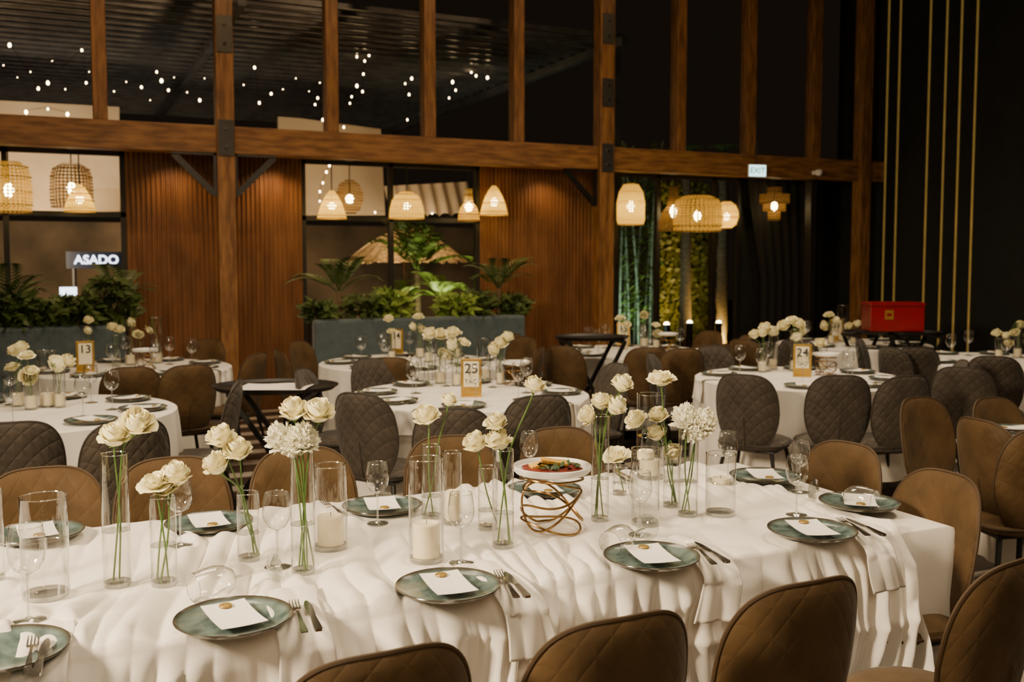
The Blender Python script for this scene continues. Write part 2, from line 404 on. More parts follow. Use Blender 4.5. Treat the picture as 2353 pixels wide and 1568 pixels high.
def cur(u,v):
    k=min(1,.80+max(0,v-.5)*.4); x=xc1-(xc1-xc0)*(1-u)*k; return (x,DL-.10+.014*sin(u*44),2.7*v+.02)
tag(MB().grid(cur,90,18).build('curtain',m_curt),'black curtain hanging beside the right window below the exit sign','curtain')
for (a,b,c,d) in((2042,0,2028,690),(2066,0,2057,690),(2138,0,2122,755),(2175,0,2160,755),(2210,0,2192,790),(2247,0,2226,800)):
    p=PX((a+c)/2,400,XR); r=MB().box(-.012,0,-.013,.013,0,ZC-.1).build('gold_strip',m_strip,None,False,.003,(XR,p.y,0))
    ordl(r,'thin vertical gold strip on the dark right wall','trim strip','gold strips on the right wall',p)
# ------------------------------------------------------------------ chairs
def make_chair(kind):
    m,mp_=(m_brown,m_brownp) if kind=='brown' else (m_grey,m_greyp)
    r=empty('dining_chair',(0,0,0))
    def ob(t,W=.205,H=.25):
        a=W*sgp(cos(t),2/3.6); b=H*sgp(sin(t),2/3.3)
        q=b/H; a*=(1-.30*(-q)**1.5) if q<0 else (1-.06*q*q); return a,b
    def mb_(a,b,o): return (a,-.220-.17*b+1.25*a*a+o,.655+b)
    back=MB().pad(ob,mb_,.026,9,60).build('backrest',m,r)
    MB().tube([mb_(*ob(2*PI*i/72),0) for i in range(72)],.0055,6,True).build('piping',mp_,back)
    MB().tube([(0,mb_(0,b,-.027)[1],mb_(0,b,0)[2]) for b in(-.22,-.12,-.02)],.004,6).build('seam',mp_,back)
    def so(t): return .222*sgp(cos(t),2/3)*(1-.06*sin(t)),.215*sgp(sin(t),2/3)
    seat=MB().pad(so,lambda a,b,o:(a,b+.01,.445+o-.25*b*b+.02*b),.038,7,40).build('seat',m,r)
    MB().tube([(so(2*PI*i/48)[0],so(2*PI*i/48)[1]+.01,.443) for i in range(48)],.005,6,True).build('piping',mp_,seat)
    for sx_ in(-1,1):
        for sy in(-1,1):
            MB().tube([(sx_*.15,sy*.14,.42),(sx_*.19,sy*.185,.2),(sx_*.215,sy*.21,0)],[.014,.012,.009],8).build('leg',m_black,r)
    MB().tube([(-.17,-.16,.405),(.17,-.16,.405),(.17,.16,.405),(-.17,.16,.405)],.01,6,True).build('seat_frame',m_black,r)
    return r
CH_={k:make_chair(k) for k in('brown','grey')}
def chair(kind,px,py,target=None,d=None,off=.26,rmin=None,ymin=None):
    b=P(px,py,.903)
    if d is None: d=(Vector(target)-b)
    d=Vector((d[0],d[1],0)).normalized()
    o=inst(CH_[kind]); pos=b+d*off
    if rmin:
        w=Vector((pos.x-target.x,pos.y-target.y,0))
        if w.length<rmin or w.dot(d)>0: pos=Vector((target.x,target.y,0))-d*rmin
    if ymin: pos.y=max(pos.y,ymin)
    o.location=(pos.x,pos.y,0); o.rotation_euler=(0,0,math.atan2(-d.x,d.y)); return o
near='brown suede dining chair along the near side of the long table'
for px,py,d in((890,1503,(-.05,1)),(1437,1423,(-.02,1)),(1868,1340,(-.03,1)),(2350,1288,(-.22,1))):
    o=chair('brown',px,py,d=d); ordl(o,near,'chair','chairs on the near side of the long table')
for px,py,dx in((95,1116,0),(405,1080,.05),(720,1056,0),(1090,1033,-.03),(1345,1008,.02)):
    o=chair('brown',px,py,d=(dx,-1),ymin=3.52); ordl(o,'brown suede dining chair along the far side of the long table','chair','chairs on the far side of the long table')
o=chair('brown',1958,1020,d=(-1,-.1)); tag(o,'brown dining chair at the far corner of the long table\'s right end','chair')
o=chair('brown',2185,1088,d=(-1,.08)); tag(o,'brown dining chair at the near corner of the long table\'s right end','chair')
for px,py,d,l in((2105,915,(.1,-1),'brown dining chair on the far side of the right rear table, left one'),(2272,916,(.05,-1),'brown dining chair on the far side of the right rear table, right one'),
        (2245,965,(1,-.15),'brown quilted chair seen from behind at the right rear table\'s left end'),(2420,985,(.3,1),'brown chair cut off by the right edge of the photo')):
    tag(chair('brown',px,py,d=d),l,'chair')
# ------------------------------------------------------------------ long table
YN,YF,XE,XW_=2.33,3.47,2.66,-1.5
ZT=.775
FT=[]
def foot(x,y,r): FT.append((x,y,r))
def rect_table(x0,x1,y0,y1,lab):
    r=empty('banquet_table',((x0+x1)/2,(y0+y1)/2,0)); a=(x1-x0)/2-.02; b=(y1-y0)/2-.02
    MB().box(-a,a,-b,b,.715,.745).build('tabletop',m_blackw,r,False,.004)
    for i in(-1,1):
        for j in(-1,1): MB().tube([(i*(a-.12),j*(b-.1),.715),(i*(a-.12),j*(b-.1),0)],.022,10).build('leg',m_black,r)
    tag(r,lab,'table')
rect_table(XW_,XE,YN,YF,'long banquet table under white draped cloth in the foreground')
def rcloth(x0,x1,y0,y1,ztop,drop,seed,name,label):
    cx,cy=(x0+x1)/2,(y0+y1)/2; a=(x1-x0)/2; b=(y1-y0)/2; mb=MB(); n=420
    per=[]
    for i in range(n):
        L=2*(2*a+2*b); s=(i/n)*L; pts=[(a,-b),(a,b),(-a,b),(-a,-b)]
        for p,q,l in [(0,1,2*b),(1,2,2*a),(2,3,2*b),(3,0,2*a)]:
            if s<=l:
                k=s/l; x=pts[p][0]+(pts[q][0]-pts[p][0])*k; y=pts[p][1]+(pts[q][1]-pts[p][1])*k; break
            s-=l
        per.append((x,y,(i/n)*L))
    vs=[];fs=[];rows=[]
    lv=[(.0,0,0),(.5,0,0),(.96,0,0),(.992,0,0),(1,-.006,.004)]
    m=10
    for r,z,o in lv:
        rows.append([len(vs)+i for i in range(n)]); vs+=[(cx+x*r,cy+y*r,ztop+z) for x,y,s in per]
    for j in range(1,m+1):
        k=j/m; rows.append([len(vs)+i for i in range(n)])
        for x,y,s in per:
            q=noise.noise((s*2.2,seed,k*.4))+.6*noise.noise((s*6,seed+5,k*.4)); o=.012+.05*k*(.5+q*1.1)+.012*k*sin(s*19+3*q)
            ex=max(0,(abs(x)-a+.002)/.002); ey=max(0,(abs(y)-b+.002)/.002)
            ux=math.copysign(ex,x); uy=math.copysign(ey,y); l=math.hypot(ux,uy) or 1
            vs.append((cx+x+ux/l*o,cy+y+uy/l*o,ztop-.006-drop*k))
    for p,q in zip(rows,rows[1:]):
        for i in range(n): l=(i+1)%n; fs.append((p[i],p[l],q[l],q[i]))
    mb.add(vs,fs); o=mb.build(name,m_cloth); tag(o,label,'tablecloth'); return o
rcloth(XW_,XE,YN,YF,.751,.66,3,'tablecloth','plain white tablecloth under the gathered drape on the long table')
rect_table(4.22,6.6,2.5,3.62,'second long table in the right background under white cloth')
rcloth(4.22,6.6,2.5,3.62,.758,.62,8,'tablecloth','plain white tablecloth on the table at the right edge')
# ------------------------------------------------------------------ tableware prototypes
def make_plate():
    return MB().lathe([(0,.004),(.07,.004),(.11,.009),(.128,.016),(.135,.021),(.136,.019),(.126,.010),(.09,.001),(0,0)],56).build('plate',m_plate)
PL=make_plate()
def make_glass(name='wine_glass'):
    r=empty(name,(0,0,0))
    MB().lathe([(0,.0995),(.010,.101),(.024,.110),(.034,.128),(.0375,.147),(.036,.17),(.0315,.198),(.031,.1995),(.0305,.198)],32).build('bowl',m_glass,r)
    MB().lathe([(.0035,.012),(.003,.03),(.003,.085),(.005,.0985),(0,.0995)],12).build('stem',m_glassd,r)
    MB().lathe([(0,0),(.034,0),(.0345,.002),(.02,.005),(.006,.009),(.0035,.012)],32).build('foot',m_glassd,r)
    MB().tube([(.0313*cos(2*PI*k/32),.0313*sin(2*PI*k/32),.199) for k in range(32)],.0009,5,True).build('rim',m_glassd,r)
    return r
WG=make_glass()
def make_card():
    r=empty('menu_card',(0,0,0))
    def f(u,v): return ((u-.5)*.106,(v-.5)*.178,.005*(2*v-1)**2+.002*(2*u-1)**2)
    m=MB().grid(f,8,8); n=len(m.v); m.add([(x,y,z-.0008) for x,y,z in m.v],[f_[::-1] for f_ in m.f]); m.build('card',m_paper,r)
    MB().lathe([(0,.0035),(.010,.0035),(.0115,.003),(.0145,.004),(.016,.002),(.016,0),(0,0)],24).build('wax_seal',m_seal,r,True,0,(.0,.064,.0045))
    return r
CARD=make_card()
def make_fork():
    r=empty('fork',(0,0,0))
    MB().strip([(0,.008,.0),(.01,.0095,.0),(.05,.006,.003),(.11,.003,.008),(.135,.0035,.006),(.145,.010,.003)],.0022).build('handle',m_chrome,r)
    mb=MB().strip([(.145,.010,.003),(.155,.0125,.002),(.162,.0128,.002)],.002)
    for k in range(4): mb.strip([(.160,.0019,.002),(.185,.0017,.004),(.202,.001,.009)],.002,(-1.5+k)*.0071)
    mb.build('tines',m_chrome,r); return r
def make_knife():
    r=empty('knife',(0,0,0))
    MB().strip([(0,.007,0),(.006,.0095,0),(.05,.008,.0),(.095,.006,.001)],.006).build('handle',m_chrome,r)
    MB().strip([(.095,.006,.0025),(.11,.009,.0025),(.17,.0095,.0025),(.195,.006,.0025),(.207,.0012,.0025)],.0016).build('blade',m_chrome,r); return r
FK,KN=make_fork(),make_knife()
def napkin(loc,rz,w,top,hang,seed,out=.048,pleat=.009):
    r=MB(); L=top+hang; rd=out*.55
    def f(u,v):
        s=v*L; x=(u-.5)*w*(.86+.14*abs(v-.5)*2); wv=.007*noise.noise((u*2.5,v*3,seed)); fl=pleat*abs(sin(u*PI*2.2+seed+.5*sin(v*4+seed)))
        a0=top-rd*.9
        if s<a0: return (x+.012*sin(v*5+seed),top-s,.004+wv*.5+fl*.55)
        arc=rd*PI/2; t=s-a0
        if t<arc+.0001+(out-rd):
            q=t/(arc+(out-rd)); th=q*PI/2
            return (x+.012*sin(v*5+seed),(top-a0)*(1-sin(th))-out*sin(th)-fl*.5*q,.004+wv*.5*(1-q)+fl*.55*(1-q)-rd*(1-cos(th)))
        k=(t-arc-(out-rd)); kk=k/hang
        return (x*(1+.10*kk)+.012*sin(v*5+seed)+.03*kk*sin(seed*2),-out-.02*kk-wv*2-fl*(.5+kk*.8),.004-rd-k+.014*(u-.5)*sin(seed*3))
    r.grid(f,26,48); o=r.build('napkin',m_cloth,None,80,0,loc,(0,0,rz)); s=o.modifiers.new('thick','SOLIDIFY'); s.thickness=.003; return o
nplates=[(5,1490,14),(537,1416,-4),(1030,1343,-16),(1497,1276,-24),(1866,1216,-30)]
fplates=[(85,1222,6),(480,1198,2),(878,1160,-10),(1250,1122,-12),(1758,1092,-24),(1975,1152,-40)]
for row,gl in((nplates,'near'),(fplates,'far')):
    for px,py,rz in row:
        p=P(px,py,ZT+.018); o=inst(PL); o.location=(p.x,p.y,ZT); o.rotation_euler=(0,0,random.random()*6); foot(p.x,p.y,.10)
        ordl(o,'green glazed plate on the long table, %s row'%gl,'plate','green plates on the long table')
        if px>20:
            c=inst(CARD); c.location=(p.x,p.y,ZT+.018); c.rotation_euler=(0,0,math.radians(rz+12 if gl=='near' else rz+180))
            ordl(c,'white menu card with gold seal on a green plate, %s row'%gl,'card','menu cards on the long table')
cut=[((84,1440),(62,1552),(118,1445),(82,1556)),((668,1372),(700,1455),(700,1378),(733,1452)),((1133,1305),(1188,1375),(1155,1312),(1213,1375)),((1565,1238),(1642,1298),(1588,1243),(1673,1295)),((1898,1178),(1995,1232),(1918,1182),(2032,1233))]
for a,b,c,d in cut:
    for pr,t,h,l in((FK,b,a,'steel fork'),(KN,d,c,'steel knife')):
        T=P(*t,ZT+.014); H=P(*h,ZT+.014); v=(H-T).normalized(); o=inst(pr); o.location=T; o.rotation_euler=(0,0,math.atan2(-v.x,v.y))
        for k in(.04,.1,.16): foot(T.x+v.x*k,T.y+v.y*k,.018)
        ordl(o,l+' on a napkin along the near table side',l.split()[1],l.split()[1]+'s along the near side')
for t,h,k in(((790,1185),(742,1156),FK),((1442,1108),(1408,1090),FK),((1452,1104),(1420,1086),KN)):
    T=P(*t,ZT+.004); v=(P(*h,ZT+.004)-T).normalized(); o=inst(k); o.location=T; o.rotation_euler=(0,0,math.atan2(-v.x,v.y)); nm='fork' if k is FK else 'knife'
    for q in(.04,.1,.16): foot(T.x+v.x*q,T.y+v.y*q,.02)
    ordl(o,'steel %s lying behind the vases on the long table'%nm,nm,nm+'s along the far side')
for i,(px,py,w,h) in enumerate(((95,1560,.12,.15),(712,1455,.14,.20),(1205,1385,.135,.19),(1672,1318,.135,.18),(2045,1258,.12,.18))):
    x=P(px,py,.76).x; o=napkin((x,YN,.773),math.radians(0),w,.19,h,i*1.7+.4,.095)
    for q in(.03,.08,.13): foot(x,YN+q,w*.36)
    ordl(o,'white cloth napkin hanging over the near edge of the long table','napkin','napkins on the near edge')
# ------------------------------------------------------------------ vases, candles, flowers
def petal(mb,az,R,H,wid,curl,ruf=0,rn=0,z0=0,n=6):
    def f(u,v):
        uu=2*u-1; w=.35+.65*sin(PI*min(1,.10+.72*v)); a=az+uu*wid*w
        rad=R*(1-(1-v)**2.6)*(1-.10*v*v)+curl*max(0,v-.5)**2*3.2+ruf*.05*sin(8*uu+rn)*v
        z=z0+H*(v-.14*v*uu*uu)-curl*1.1*max(0,v-.65)+ruf*.04*cos(7*uu+rn)*v
        return (rad*cos(a),rad*sin(a),z)
    mb.grid(f,n,n)
def bloom_mesh(seed,kind):
    rd=random.Random(seed); mb=MB()
    if kind=='rose': lay=[(3,.10,.84,1.5,0,0),(4,.19,.88,1.2,.0,0),(5,.29,.86,1.05,.02,0),(5,.37,.80,1.0,.07,0),(5,.43,.70,.95,.16,0),(4,.43,.52,.9,.26,0)]; rf=.12
    elif kind=='open': lay=[(3,.10,.62,1.4,.02,0),(4,.20,.66,1.15,.04,0),(5,.32,.66,1.0,.10,0),(5,.40,.58,.95,.2,0),(5,.43,.44,.95,.3,0)]; rf=.4
    else: lay=[(4,.10,.80,1.2,.03,.05),(6,.20,.78,.9,.06,.02),(8,.30,.70,.7,.12,0),(9,.38,.58,.62,.15,0),(9,.42,.42,.62,.16,-.02),(8,.40,.22,.62,.18,-.06)]; rf=1.1
    for i,(n,R,H,w,c,z0) in enumerate(lay):
        for k in range(n):
            petal(mb,2*PI*k/n+i*.9+rd.uniform(-.25,.25),R*rd.uniform(.9,1.1),H*rd.uniform(.92,1.06),w,c*rd.uniform(.7,1.3),rf,rd.random()*6,z0)
    return mb.mesh('bloom',m_wpet if kind=='ruffle' else m_rose)
BLOOM={'rose':[bloom_mesh(i,'rose') for i in range(4)],'open':[bloom_mesh(i+9,'open') for i in range(2)],'ruffle':[bloom_mesh(i+20,'ruffle') for i in range(2)]}
SEP=MB()
SEP.lathe([(0,-.12),(.05,-.10),(.10,0),(.12,.06),(.08,.08),(0,.07)],10)
for k in range(5): petal(SEP,k*1.257,.26,.10,.28,.1)
SEPM=SEP.mesh('sepals',m_stem)
def vase(px,base,top,wpx,label,water=.0,n=36,z0=ZT,ordinal=None):
    p=P(px,base-wpx*.12,z0); d=dep(p); r=wpx/2*d/FP; h=(base-top-wpx*.1)*d/FP*1.0
    root=empty('glass_vase',(p.x,p.y,z0))
    MB().lathe([(0,0),(r*.97,0),(r,.003),(r,h-.001),(r-.0012,h),(r-.002,h-.002)],n).build('cylinder',m_glass,root)
    MB().lathe([(r*.96,.001),(r*.96,.011),(r*.5,.012),(0,.012)],n).build('base',m_glassd,root)
    MB().tube([((r-.0008)*cos(2*PI*k/n),(r-.0008)*sin(2*PI*k/n),h) for k in range(n)],.0014,5,True).build('rim',m_glassd,root)
    if water:
        w=MB().lathe([(0,h*water),(r*.97,h*water),(r*.985,h*water+.0015)],n)
        w.tube([((r*.985)*cos(2*PI*k/n),(r*.985)*sin(2*PI*k/n),h*water) for k in range(n)],.0012,5,True); w.build('water',m_water,root)
    if z0==ZT: foot(p.x,p.y,r)
    if ordinal: ordl(root,ordinal,'vase','glass vases: '+ordinal)
    else: tag(root,label,'vase')
    return dict(p=Vector((p.x,p.y,z0)),d=d,r=r,h=h,o=root)
def candle(v,hh,label=None,z=.0125,rr=.78,ordinal=None):
    root=empty('pillar_candle',v['p']+Vector((0,0,z))); r=v['r']*rr
    MB().lathe([(0,0),(r,0),(r,hh-.004),(r-.004,hh),(r*.6,hh-.004),(0,hh-.005)],28).build('wax',m_wax,root)
    MB().tube([(0,0,hh-.005),(.001,0,hh+.004),(.002,0,hh+.009)],.001,5).build('wick',m_ink,root)
    if ordinal: ordl(root,ordinal,'candle','candles: '+ordinal)
    else: tag(root,label,'candle')
def flower(v,bx,by,wpx,kind,base,group):
    d=v['d']+random.uniform(-.02,.02); b=PD(bx,by,d); diam=wpx*d/FP*1.02
    loc=v['p']+Vector((0,0,.013)); r=v['r']; h=v['h']
    b=b-loc; hd=Vector((b.x,b.y,0)); hl=hd.length; hd=hd/hl if hl>1e-4 else Vector((1,0,0))
    k=min(.75*r,hl*.6); p1=hd*k+Vector((0,0,min(h-.005,max(.03,b.z-.05))))
    if b.z<h: p1=hd*(r*.7)+Vector((0,0,h-.01))
    p0=-hd*r*random.uniform(.3,.75)+Vector((random.uniform(-.3,.3)*r,random.uniform(-.3,.3)*r,0))
    dn=(b-p1); dn=(dn.normalized()*1.1+Vector((0,0,.55))-Fh*random.uniform(.2,.6)+Rt*random.uniform(-.3,.3)).normalized()
    bb=b-dn*diam*.4
    pm=(p0+p1)/2+Vector((random.uniform(-.25,.25)*r,random.uniform(-.25,.25)*r,0))
    c=[p0-(pm-p0),p0,pm,p1,bb,bb+dn*.1]; pts=[]
    for i in range(1,4):
        for q in range(6):
            t=q/6; a0,a1,a2,a3=c[i-1:i+3]
            pts.append(.5*((2*a1)+(a2-a0)*t+(2*a0-5*a1+4*a2-a3)*t*t+(3*a1-a0-3*a2+a3)*t**3))
    pts.append(bb)
    root=empty('lisianthus' if kind=='ruffle' else 'rose',loc)
    MB().tube(pts,.0024,6).build('stem',m_stem,root)
    q=dn.to_track_quat('Z','Y')
    bl=link('bloom',random.choice(BLOOM[kind]),root); bl.location=bb; bl.rotation_euler=q.to_euler(); bl.scale=(diam,)*3
    se=link('sepals',SEPM,root); se.location=bb; se.rotation_euler=q.to_euler(); se.scale=(diam*.7,)*3
    ordl(root,base,'flower',group,loc+b)
V={}
def vv(k,*a,**kw): V[k]=vase(*a,**kw)
vv(1,270,1352,1035,62,'tall slim glass vase with two roses, left of the long table',water=.42)
vv(2,378,1350,1135,60,'short glass vase holding two wide open roses, on the long table',water=.45)
vv(3,572,1292,1128,52,'small glass vase with three leaning roses on the long table',water=.4)
vv(4,697,1322,1012,55,'tall slim glass vase holding the white ruffled bunch near table centre',water=.38)
vv(5,760,1268,1065,78,'wide glass cylinder with candle, right of the ruffled white bunch')
vv(6,980,1297,1048,82,'wide tall glass cylinder with candle at the middle of the table')
vv(7,992,1195,1020,46,'slim glass vase behind the middle candle cylinder, holding two roses',water=.3)
vv(8,1040,1208,1035,44,'glass cylinder with a half hidden candle behind the middle wine glass')
vv(9,1121,1220,1070,46,'short slim glass vase with a single rose, left of food stand',water=.3)
vv(10,1156,1262,1028,50,'slim glass vase nearest the food stand on its left',water=.35)
vv(11,1378,1200,950,42,'tall slim glass vase just right of the food stand',water=.4)
vv(12,1494,1105,903,64,'tallest wide glass cylinder standing behind the right flower cluster',water=.5)
vv(13,1482,1212,1028,66,'wide glass cylinder with floating candle in the right flower cluster',water=.9)
vv(14,1543,1168,1020,40,'slim glass vase with cream roses left of the white ruffled blooms',water=.4)
vv(15,1580,1190,985,46,'slim glass vase holding white ruffled blooms at the right',water=.4)
vv(16,1655,1190,1040,70,'short wide glass cylinder of water, rightmost on the long table',water=.55)
vv(17,106,1382,1135,105,'big glass cylinder half full of water, at the left',water=.52)
vv(18,-6,1335,1118,34,'glass cylinder cut off by the left edge of the photo',water=.5)
vv(19,1424,1140,1070,34,'small glass vase half hidden behind the tall slim one',water=.4)
candle(V[5],.085,'cream pillar candle in the glass right of the ruffled bunch')
candle(V[6],.095,'cream pillar candle inside the middle wide glass cylinder')
candle(V[8],.095,'cream pillar candle half hidden behind the middle wine glass')
candle(V[13],.03,'small cream candle floating in the right flower cluster cylinder',z=V[13]['h']*.86,rr=.6)
candle(V[16],.022,'flat cream candle floating in the rightmost cylinder of water',z=V[16]['h']*.5,rr=.6)
candle(V[12],.06,'cream candle in the tallest cylinder behind the right flowers')
LT_='cream rose on the long foreground table'; LG='roses on the long table'
for k,bx,by,w,kd in((1,263,1003,66,'rose'),(1,315,973,72,'rose'),(2,356,1106,64,'open'),(2,402,1094,68,'rose'),(2,378,1122,50,'rose'),(3,508,1006,62,'rose'),(3,547,1036,60,'rose'),(3,498,1068,62,'rose'),
    (4,674,944,62,'rose'),(4,732,948,66,'rose'),(4,642,1003,74,'ruffle'),(4,697,1003,74,'ruffle'),(4,668,1022,64,'ruffle'),(7,980,957,54,'rose'),(7,1032,921,36,'rose'),(9,1093,1018,54,'rose'),
    (10,1140,972,48,'rose'),(10,1146,1014,58,'rose'),(10,1228,887,46,'rose'),(11,1352,955,46,'rose'),(11,1381,925,46,'rose'),(11,1414,935,52,'rose'),(11,1430,884,48,'rose'),(19,1416,1044,54,'open'),
    (14,1461,966,46,'rose'),(14,1512,956,42,'rose'),(14,1508,998,42,'rose'),(14,1543,1036,40,'rose'),(14,1520,867,56,'open'),(15,1575,955,66,'ruffle'),(15,1622,965,62,'ruffle'),(15,1600,992,60,'ruffle')):
    flower(V[k],bx,by,w,kd,LT_ if kd!='ruffle' else 'white ruffled lisianthus bloom on the long foreground table',LG if kd!='ruffle' else 'ruffled blooms on the long table')
for px,py,s in((66,1438,1.15),(415,1262,1),(638,1312,1.05),(868,1212,1),(1060,1303,1),(1216,1120,1),(1470,1238,1),(1672,1120,1),(1830,1192,1),(1838,1140,.95)):
    p=P(px,py-8,ZT); o=inst(WG); o.location=(p.x,p.y,ZT); o.scale=(s,s,s); foot(p.x,p.y,.03)
    ordl(o,'upright wine glass on the long foreground table','glass','upright wine glasses on the long table')
for px,py,rz,l in((632,1338,-70,'wine glass lying on its side behind the front plate'),(1488,1238,-60,'wine glass lying on its side below the right flower cluster'),(1868,1150,20,'wine glass lying on its side by the right end plates')):
    p=P(px,py,ZT); o=inst(WG); o.location=(p.x,p.y,ZT+.037); o.rotation_euler=(PI/2,0,math.radians(rz)); tag(o,l,'glass')
def make_stand():
    r=empty('wire_stand',(0,0,0))
    for i,(zc,tl,ph,sd,s2) in enumerate(((.016,.12,.3,.006,0),(.058,.42,2.4,.020,.6),(.076,.46,4.6,.020,2.1),(.086,.44,.5,.020,3.8),(.140,.08,1.2,.004,1))):
        pts=[]
        for k in range(48):
            t=2*PI*k/48; rr=.080*(1+.05*sin(3*t+i)); x=rr*cos(t); y=rr*sin(t); z=zc+.078*tl*1.25*cos(t-ph)+sd*sin(2*t+s2)
            pts.append((x,y,min(.151,max(.003,z))))
        MB().tube(pts,.0031,7,True).build('ring',m_gold,r)
    return r
STAND=make_stand()
def make_dish():
    return MB().lathe([(0,.008),(.092,.008),(.099,.011),(.101,.020),(.1035,.022),(.106,.020),(.1055,.010),(.098,.002),(0,0)],48).build('serving_dish',m_white)
DISH=make_dish()
def stand_at(p,s,lab):
    a=inst(STAND); a.location=p; a.rotation_euler=(0,0,random.random()*6); a.scale=(s,s,s); b=inst(DISH); b.location=(p[0],p[1],p[2]+.154*s); b.scale=(s,s,s)
    tag(a,'coiled brass wire stand on '+lab,'stand'); tag(b,'white serving dish raised on wire on '+lab,'dish'); return p[2]+.154*s
p=P(1268,1216,ZT); zf=stand_at((p.x,p.y,ZT),1.17,'the long table'); fx,fy=p.x,p.y; foot(fx,fy,.09)
mb=MB()
for k in range(9):
    a=k*.79; mb.lathe([(0,.0045),(.026,.005),(.034,.002),(.032,0),(0,0)],14,(fx+.066*cos(a)*(k>0),fy+.066*sin(a)*(k>0),zf+.0112+k*.0007))
tag(mb.build('cured_beef',m_meat),'thin red slices of cured beef on the raised white dish','food')
for i,(dx,dy,rz,l) in enumerate(((-.025,.015,.3,'left'),(.018,.025,-.2,'right'),(0,-.012,.1,'front'))):
    o=MB().box(-.042,.042,-.016,.016,0,.011).build('crouton',m_crout,None,False,.003,(fx+dx,fy+dy,zf+.022+.010*(i==2)),(.15,.16*(i-1),rz-A)); tag(o,'golden toasted bread finger on the raised dish, the %s one'%l,'food')
mb=MB()
for k in range(46):
    c=Vector((fx+random.uniform(-.05,.075),fy+random.uniform(-.07,.02),zf+.021+random.uniform(0,.014))); a=random.random()*6; u=Vector((cos(a),sin(a),random.uniform(-.4,.6)))*.014; w=Vector((-sin(a),cos(a),.2))*.008
    mb.add([c-u,c+w,c+u,c-w],[(0,1,2,3)])
o=mb.build('salad_greens',m_bag); o['kind']='stuff'; tag(o,'small heap of dark green salad leaves on the raised dish','food')
# gathered drape over the long table, resting under everything placed above
def ridge(t,e=.9): return abs(sin(t))**e
def wrinkle(x,y):
    w=.20*noise.noise((x*1.2,y*.9,2.0))+.06*noise.noise((x*2.9,y*1.8,9.0))
    sk=-.30*(y-2.9)*(.7+1.6*noise.noise((x*.7,3,1)))
    xx=x+w+sk
    a=ridge(xx*17+1.8*noise.noise((x*2.1,0,3))); b=ridge((x+.7*w+1.4*sk)*33+1.3+3.2*noise.noise((x*.9,y*.9,4))); c=ridge((x+.5*w+.7*sk)*57+.6+3.4*noise.noise((x*1.5,y*.8,8)))
    m=max(.10,.62+1.6*noise.noise((x*2.1,y*1.3,7.5))); m2=max(.04,.45+1.9*noise.noise((x*2.9,y*1.6,1.5))); m3=max(.0,.28+1.8*noise.noise((x*2.6,y*1.8,5.5)))
    return a*m,b*m2,c*m3
drop_f=.46; topw=YF-YN; LT=drop_f+topw+.2
CELL={}
for f in FT:
    for i in range(int((f[0]-f[2]-.08)*5)-1,int((f[0]+f[2]+.08)*5)+2): CELL.setdefault(i,[]).append(f)
def flat(x,y):
    m=0
    for fx_,fy_,r in CELL.get(int(math.floor(x*5)),()):
        d=math.hypot(x-fx_,y-fy_)-r
        if d<.045: m=max(m,1-max(0,d)/.045)
    return m*m*(3-2*m)
def drape(u,v):
    s=v*LT; x=XW_-.03+(2.42-XW_+.03)*u
    if s<drop_f:
        k=1-s/drop_f; xs=x+.05*sin(k*3+x*5)*k; a,b,c=wrinkle(xs,YN-.34*k)
        g=noise.noise((x*3,k*2.2,5)); sw=(1-abs(sin(k*8+5*noise.noise((x*1.4,1,k*.5)))))**2*.014*min(1,k*4)
        kk=min(1,k*6)
        o=.004+.006*kk+(.020+.040*k**.7)*(a*1.0+.9*b+.8*c)*kk+.016*g*k+.02*k+sw
        z=.752-(drop_f-s)+.03*sin(x*9+2*g)*k*k
        return (x+.02*g*k,YN-o,z)
    s-=drop_f
    if s<topw:
        y=YN+s; a,b,c=wrinkle(x,y); e=min(1,min(s,topw-s)/.04)
        edge=.85+.55*math.exp(-s/.2)
        z=.7535+.024*(a+.75*b+.5*c)*edge*(.45+.55*e)+.006*noise.noise((x*4,y*4,12)); z=max(z,.7525); f=flat(x,y); z=z*(1-f)+(ZT-.002)*f if e>.5 or f>0 else z
        return (x,y-.006*(1-e),z)
    s-=topw; a,b,c=wrinkle(x,YF); return (x,YF+.012+.02*a*min(1,s*5)+.02*s,.752-s)
tag(MB().grid(drape,1000,190).build('table_drape',m_silk,smooth=80),'gathered white drape ruched over the long foreground table','tablecloth')
# ------------------------------------------------------------------ round tables
def round_cloth_mesh(seed):
    n=150; rows=[];vs=[];fs=[]
    vs.append((0,0,.758)); rows.append([0]*n)
    prof=[(.4,.758),(.72,.758),(.765,.757),(.778,.75)]
    for r,z in prof:
        rows.append(list(range(len(vs),len(vs)+n))); vs+=[(r*cos(2*PI*k/n),r*sin(2*PI*k/n),z) for k in range(n)]
    for j in range(1,11):
        t=j/10; rows.append(list(range(len(vs),len(vs)+n)))
        for k in range(n):
            a=2*PI*k/n; q=noise.noise((cos(a)*3,sin(a)*3,seed+t*.3)); f=sin(13*a+2.5*q*3+seed)
            r=.782+t*.02+.045*t**.8*(f*.6+q*.7); vs.append((r*cos(a),r*sin(a),.75-.62*t))
    for a,b in zip(rows,rows[1:]):
        for k in range(n):
            l=(k+1)%n; fs.append((a[k],b[k],b[l],a[l]) if a[0]!=a[1] else (a[0],b[k],b[l]))
    return MB().add(vs,fs).mesh('tablecloth',m_cloth)
RC=[round_cloth_mesh(1.3),round_cloth_mesh(4.7)]
def make_rt():
    r=empty('round_table',(0,0,0)); MB().lathe([(0,.715),(.76,.715),(.765,.72),(.765,.742),(.76,.746),(0,.746)],48).build('tabletop',m_blackw,r)
    MB().lathe([(.05,.05),(.045,.3),(.06,.715)],16).build('pedestal',m_black,r); MB().lathe([(0,0),(.32,0),(.32,.02),(.06,.05),(0,.05)],28).build('base',m_black,r); return r
RT=make_rt()
